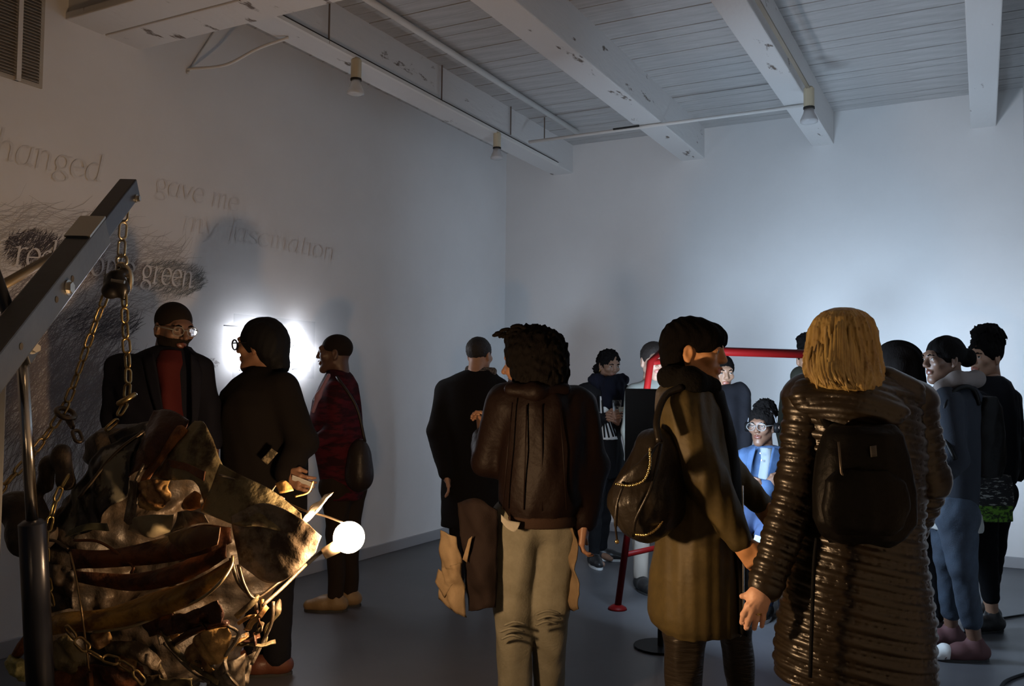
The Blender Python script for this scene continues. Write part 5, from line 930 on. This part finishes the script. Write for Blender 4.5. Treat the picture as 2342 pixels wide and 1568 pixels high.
# others on the far side
r12,T,_=person('person in olive hooded jacket mostly hidden behind the blonde hair',6.2,(1850,822),-10,4,hs=.98,kind='m',tone='tan',hair='puff',torso=[(866,1825,1875,.08),(878,1810,1900,.11),(900,1796,1915,.13),(960,1794,1915,.135),(1040,1800,1905,.135),(1130,1802,1902,.135)],
  jacket=cloth('olive_jacket',(.025,.025,.018),.85),arms=[arm((1806,905,0),(1796,985,0),(1802,1060,-.06),thumb=(0,1)),arm((1905,905,0),(1914,985,0),(1905,1060,-.06),thumb=(0,1),mirror=True)],legs=[leg(1826,1110,1826,1826),leg(1878,1110,1878,1878)],trousers=DKTR,shoes=SHOE,feet=0,extra=[cone(P(1830,860,6.2),P(1870,858,6.25),.07,.07,k=.04)],fine=.006)
r13,T,_=person('woman with long straight black hair and black jacket, between quilted coat and bun',4.85,(2044,836),-132,3,hs=1.06,kind='f',tone='tan',hair='long',torso=[(884,2012,2076,.08),(900,1994,2098,.115),(925,1984,2112,.13),(980,1986,2116,.14),(1060,1990,2120,.14),(1140,1994,2124,.145),(1210,1998,2130,.145)],
  jacket=BLK,arms=[arm((1998,930,0),(1986,1030,-.04),(2002,1120,-.1),thumb=(0,1)),arm((2100,930,0),(2118,1030,0),(2112,1120,-.05),thumb=(0,1),mirror=True)],legs=[leg(2040,1200,2050,2062,0,0,.1),leg(2112,1190,2128,2140,0,0,0,crop=.86)],trousers=BLK,shoes=SHOE,feet=-110,eyes=False,fine=.006)
hood_in=cloth('pale_pink_lining',(.15,.125,.115),.9)
r14,T,_=person('woman with black bun, grey-blue hoodie and jeans, profile facing the screens',4.55,(2158,822),-82,5,hs=.98,kind='f',tone='dark',hair='bun',torso=[(872,2144,2206,.08),(886,2136,2226,.11),(910,2126,2242,.13),(950,2124,2244,.14),(1000,2128,2240,.14),(1060,2132,2236,.14),(1130,2134,2232,.14),(1185,2134,2228,.14)],
  jacket=cloth('grey_blue_hoodie',(.021,.024,.031),.95,sheen=.1),jname='hoodie',arms=[arm((2165,915,-.13),(2185,1050,-.17),(2130,1110,-.22),(.068,.058,.045),tip=(2100,1125,-.25),thumb=(0,0,1)),arm((2170,915,.13),(2170,1050,.16),(2120,1100,.1),thumb=(0,0,1))],
  legs=[leg(2190,1200,2202,2230,-.08,-.1,-.05,(.095,.066,.052),crop=.7),leg(2168,1200,2166,2176,.10,.12,.2,(.09,.062,.048),crop=.75)],trousers=mat('light_blue_jeans',(.022,.036,.058),.85,bump=(200,.4,.004),col2=(.012,.019,.032),sc2=8),shoes=mat('pink_canvas',(.08,.03,.031),.8,bump=(90,.2,.002)),feet=-88)
solid('hood',[cone(P(2150,884,4.45),P(2190,868,4.45),.03,.042,k=.03),cone(P(2190,868,4.45),P(2232,866,4.52),.042,.04,k=.03),cone(P(2232,866,4.52),P(2200,872,4.66),.04,.045,k=.03)],.008,hood_in,r14,folds(.003,40,9))
solid('shirt_hem',[sil([(1170,2128,2236,.15),(1195,2126,2240,.158),(1210,2128,2238,.156)],4.55)],.009,cloth('white_tshirt',(.25,.25,.24)),r14,folds(.004,40,4))
MB().tube(spline([P(2146,895,4.44),P(2132,930,4.41),P(2130,965,4.41)],5),.004,6).build('drawstring',WSOLE,r14,True)
toe=PZ(2162,0,4.5); solid('toe_cap',[cone(toe+[0,0,.04]-CU*.005,toe+[0,0,.034]-CU*.03,.0455,.038),bx(toe+[0,0,-.05],(.3,.3,.058),r=0,k=.004,op='-')],.007,WSOLE,r14)
b14=empty('backpack',P(2245,1090,4.5),'black backpack on the woman with the bun','backpack')
solid('bag_body',[loft([(*P(2248,y_,4.52),w_,.10) for y_,w_ in ((905,.04),(930,.075),(990,.095),(1060,.095),(1090,.07))],e=2.8,k=.03)],.01,NYL,b14,folds(.005,30,6))
MB().tube(spline([P(2240,925,4.43),P(2226,890,4.42),P(2196,886,4.40),P(2166,915,4.37),P(2158,985,4.385),P(2185,1050,4.30)],6),.012,8).build('strap',NYL,b14,True)
r15,T,_=person('woman with tall curly puff and black jacket, next to the right wall',5.0,(2252,818),-66,4,hs=.98,kind='f',tone='tan',hair='puff',torso=[(858,2238,2288,.08),(872,2226,2306,.11),(900,2218,2320,.13),(950,2216,2324,.14),(1000,2218,2324,.14),(1060,2222,2322,.14),(1095,2226,2316,.14)],
  jacket=cloth('black_bomber',(.006,.007,.010),.7),arms=[arm((2235,920,-.12),(2225,1020,-.14),(2205,1090,-.2),thumb=(0,0,1)),arm((2306,915,.08),(2322,1010,.06),(2300,1095,-.1),thumb=(0,0,1),mirror=True)],legs=[leg(2250,1150,2254,2270,-.04,-.02,.05,(.085,.058,.045),crop=.72),leg(2280,1150,2276,2262,.08,.08,.25,(.085,.058,.045),crop=.72)],trousers=BLK,shoes=SHOE,feet=-75)
MB().sphere(T((-.085,.0,-.042)),.008,10,7).build('earring',SILVER,r15,True)
tb=empty('patterned_bag',PZ(2268,.6,4.82),'black and white bag with green leafy print, below the black jacket','bag')
PAT=mat('black_white_print',(.02,.02,.022),.8,bump=(60,.2,.003),col2=(.40,.42,.40),sc2=34,thr=(.55,.58),stretch=(.6,.6,2.4)); GRN=mat('green_leaf_print',(.14,.34,.03),.8,bump=(60,.2,.003),col2=(.015,.03,.01),sc2=40,thr=(.44,.56),stretch=(1,1,1.6))
solid('bag_panel',[loft([(*P(2268,y_,4.86),w_,.05) for y_,w_ in ((1085,.10),(1100,.108),(1158,.112))],e=3)],.008,PAT,tb,folds(.004,26,2)); solid('printed_hem',[loft([(*P(2267,y_,4.86),w_,.052) for y_,w_ in ((1152,.113),(1175,.113),(1190,.108))],e=3)],.008,GRN,tb,folds(.004,26,2))
MB().tube(spline([P(2245,1090,4.84),P(2252,1040,4.82),P(2280,1040,4.82),P(2290,1090,4.84)],6),.009,8).build('handle',BLK,tb,True)
b15=empty('shoulder_bag',P(2318,1095,5.0),'large black bag slung behind the woman with curly puff','bag')
solid('bag_body',[loft([(*P(2312,y_,5.05),w_,.09) for y_,w_ in ((985,.03),(1005,.055),(1050,.066),(1085,.06),(1098,.04))],e=2.6,k=.03)],.01,NYL,b15,folds(.004,30,8)); MB().tube(spline([P(2318,1000,4.98),P(2305,930,4.93),P(2280,875,4.93)],6),.010,8).build('strap',NYL,b15,True)
r17,T,_=person('seated person in black, mostly hidden behind the quilted sleeve, hand on lap',5.6,(1836,958),-20,6,hs=1.0,kind='m',tone='pale',hair='pixie',torso=[(1006,1820,1876,.08),(1018,1806,1894,.11),(1040,1804,1900,.125),(1100,1810,1894,.13),(1160,1812,1892,.13)],jacket=BLK,
  arms=[arm((1812,1046,0),(1800,1120,-.05),(1776,1176,-.22),tip=(1752,1205,-.34),thumb=(-.3,.5,.3),curl=.8),arm((1892,1046,0),(1904,1120,-.05),(1870,1180,-.25),thumb=(0,0,1),mirror=True)],fine=.006)
lp=[]
for (hx,kx,kd,ax_,ad) in ((1828,1800,-.42,1798,-.38),(1870,1850,-.46,1848,-.44)):
    a,b,c=P(hx,1160,5.62),PZ(kx,.44,5.6+kd),PZ(ax_,.1,5.6+ad); lp+=[cone(a,b,.085,.066,k=.03),cone(b,c,.064,.05,k=.02)]; shoe_at(r17,ax_,5.6+ad,-20,SHOE,SHOE)
solid('trousers',lp+[cone(P(1826,1160,5.64),P(1870,1160,5.64),.1,.1,k=.05)],.012,DKTR,r17,folds(.005,34,4))
s2=PZ(1872,0,5.66); st=empty('wooden_box_seat',s2,'plain wooden box seat hidden under the seated person in black','seat')
for lo,hi,n_ in (((-.15,-.15,.35),(.15,.15,.39),'seat_board'),((-.15,-.15,0),(-.12,.15,.35),'side_panel'),((.12,-.15,0),(.15,.15,.35),'side_panel')): MB().box(lo,hi,Rz,s2).build(n_,WOOD,st,False,.003)
ph=P(1737,1238,5.1); pt=empty('phone',ph,'pale phone low beside the quilted sleeve','phone'); MB().box((-.035,-.004,-.03),(.035,.004,.03),Rz@np.array(Matrix.Rotation(.3,3,'Y')),ph).build('case',mat('pale_phone_case',(.6,.68,.68),.3,bump=(40,.05,.001)),pt,False,.003)
MB().box((-.03,.0042,-.026),(.03,.005,.026),Rz@np.array(Matrix.Rotation(.3,3,'Y')),ph).build('display',M_BLK,pt)
cb=[onZ(x,y,.008) for x,y in ((2380,1530),(2342,1541),(2315,1550),(2295,1562),(2280,1590))]
tag(MB().tube(spline(cb,6),.008,8).build('floor_cable',M_BLK,None,True),'black cable curling on the floor at the lower corner','cable')
cb=[onZ(x,y,.008) for x,y in ((2110,1430),(2150,1434),(2210,1446),(2260,1420),(2342,1405))]
tag(MB().tube(spline(cb,6),.007,8).build('floor_cable',M_BLK,None,True),'black cable running behind the pink shoe toward the wall','cable')
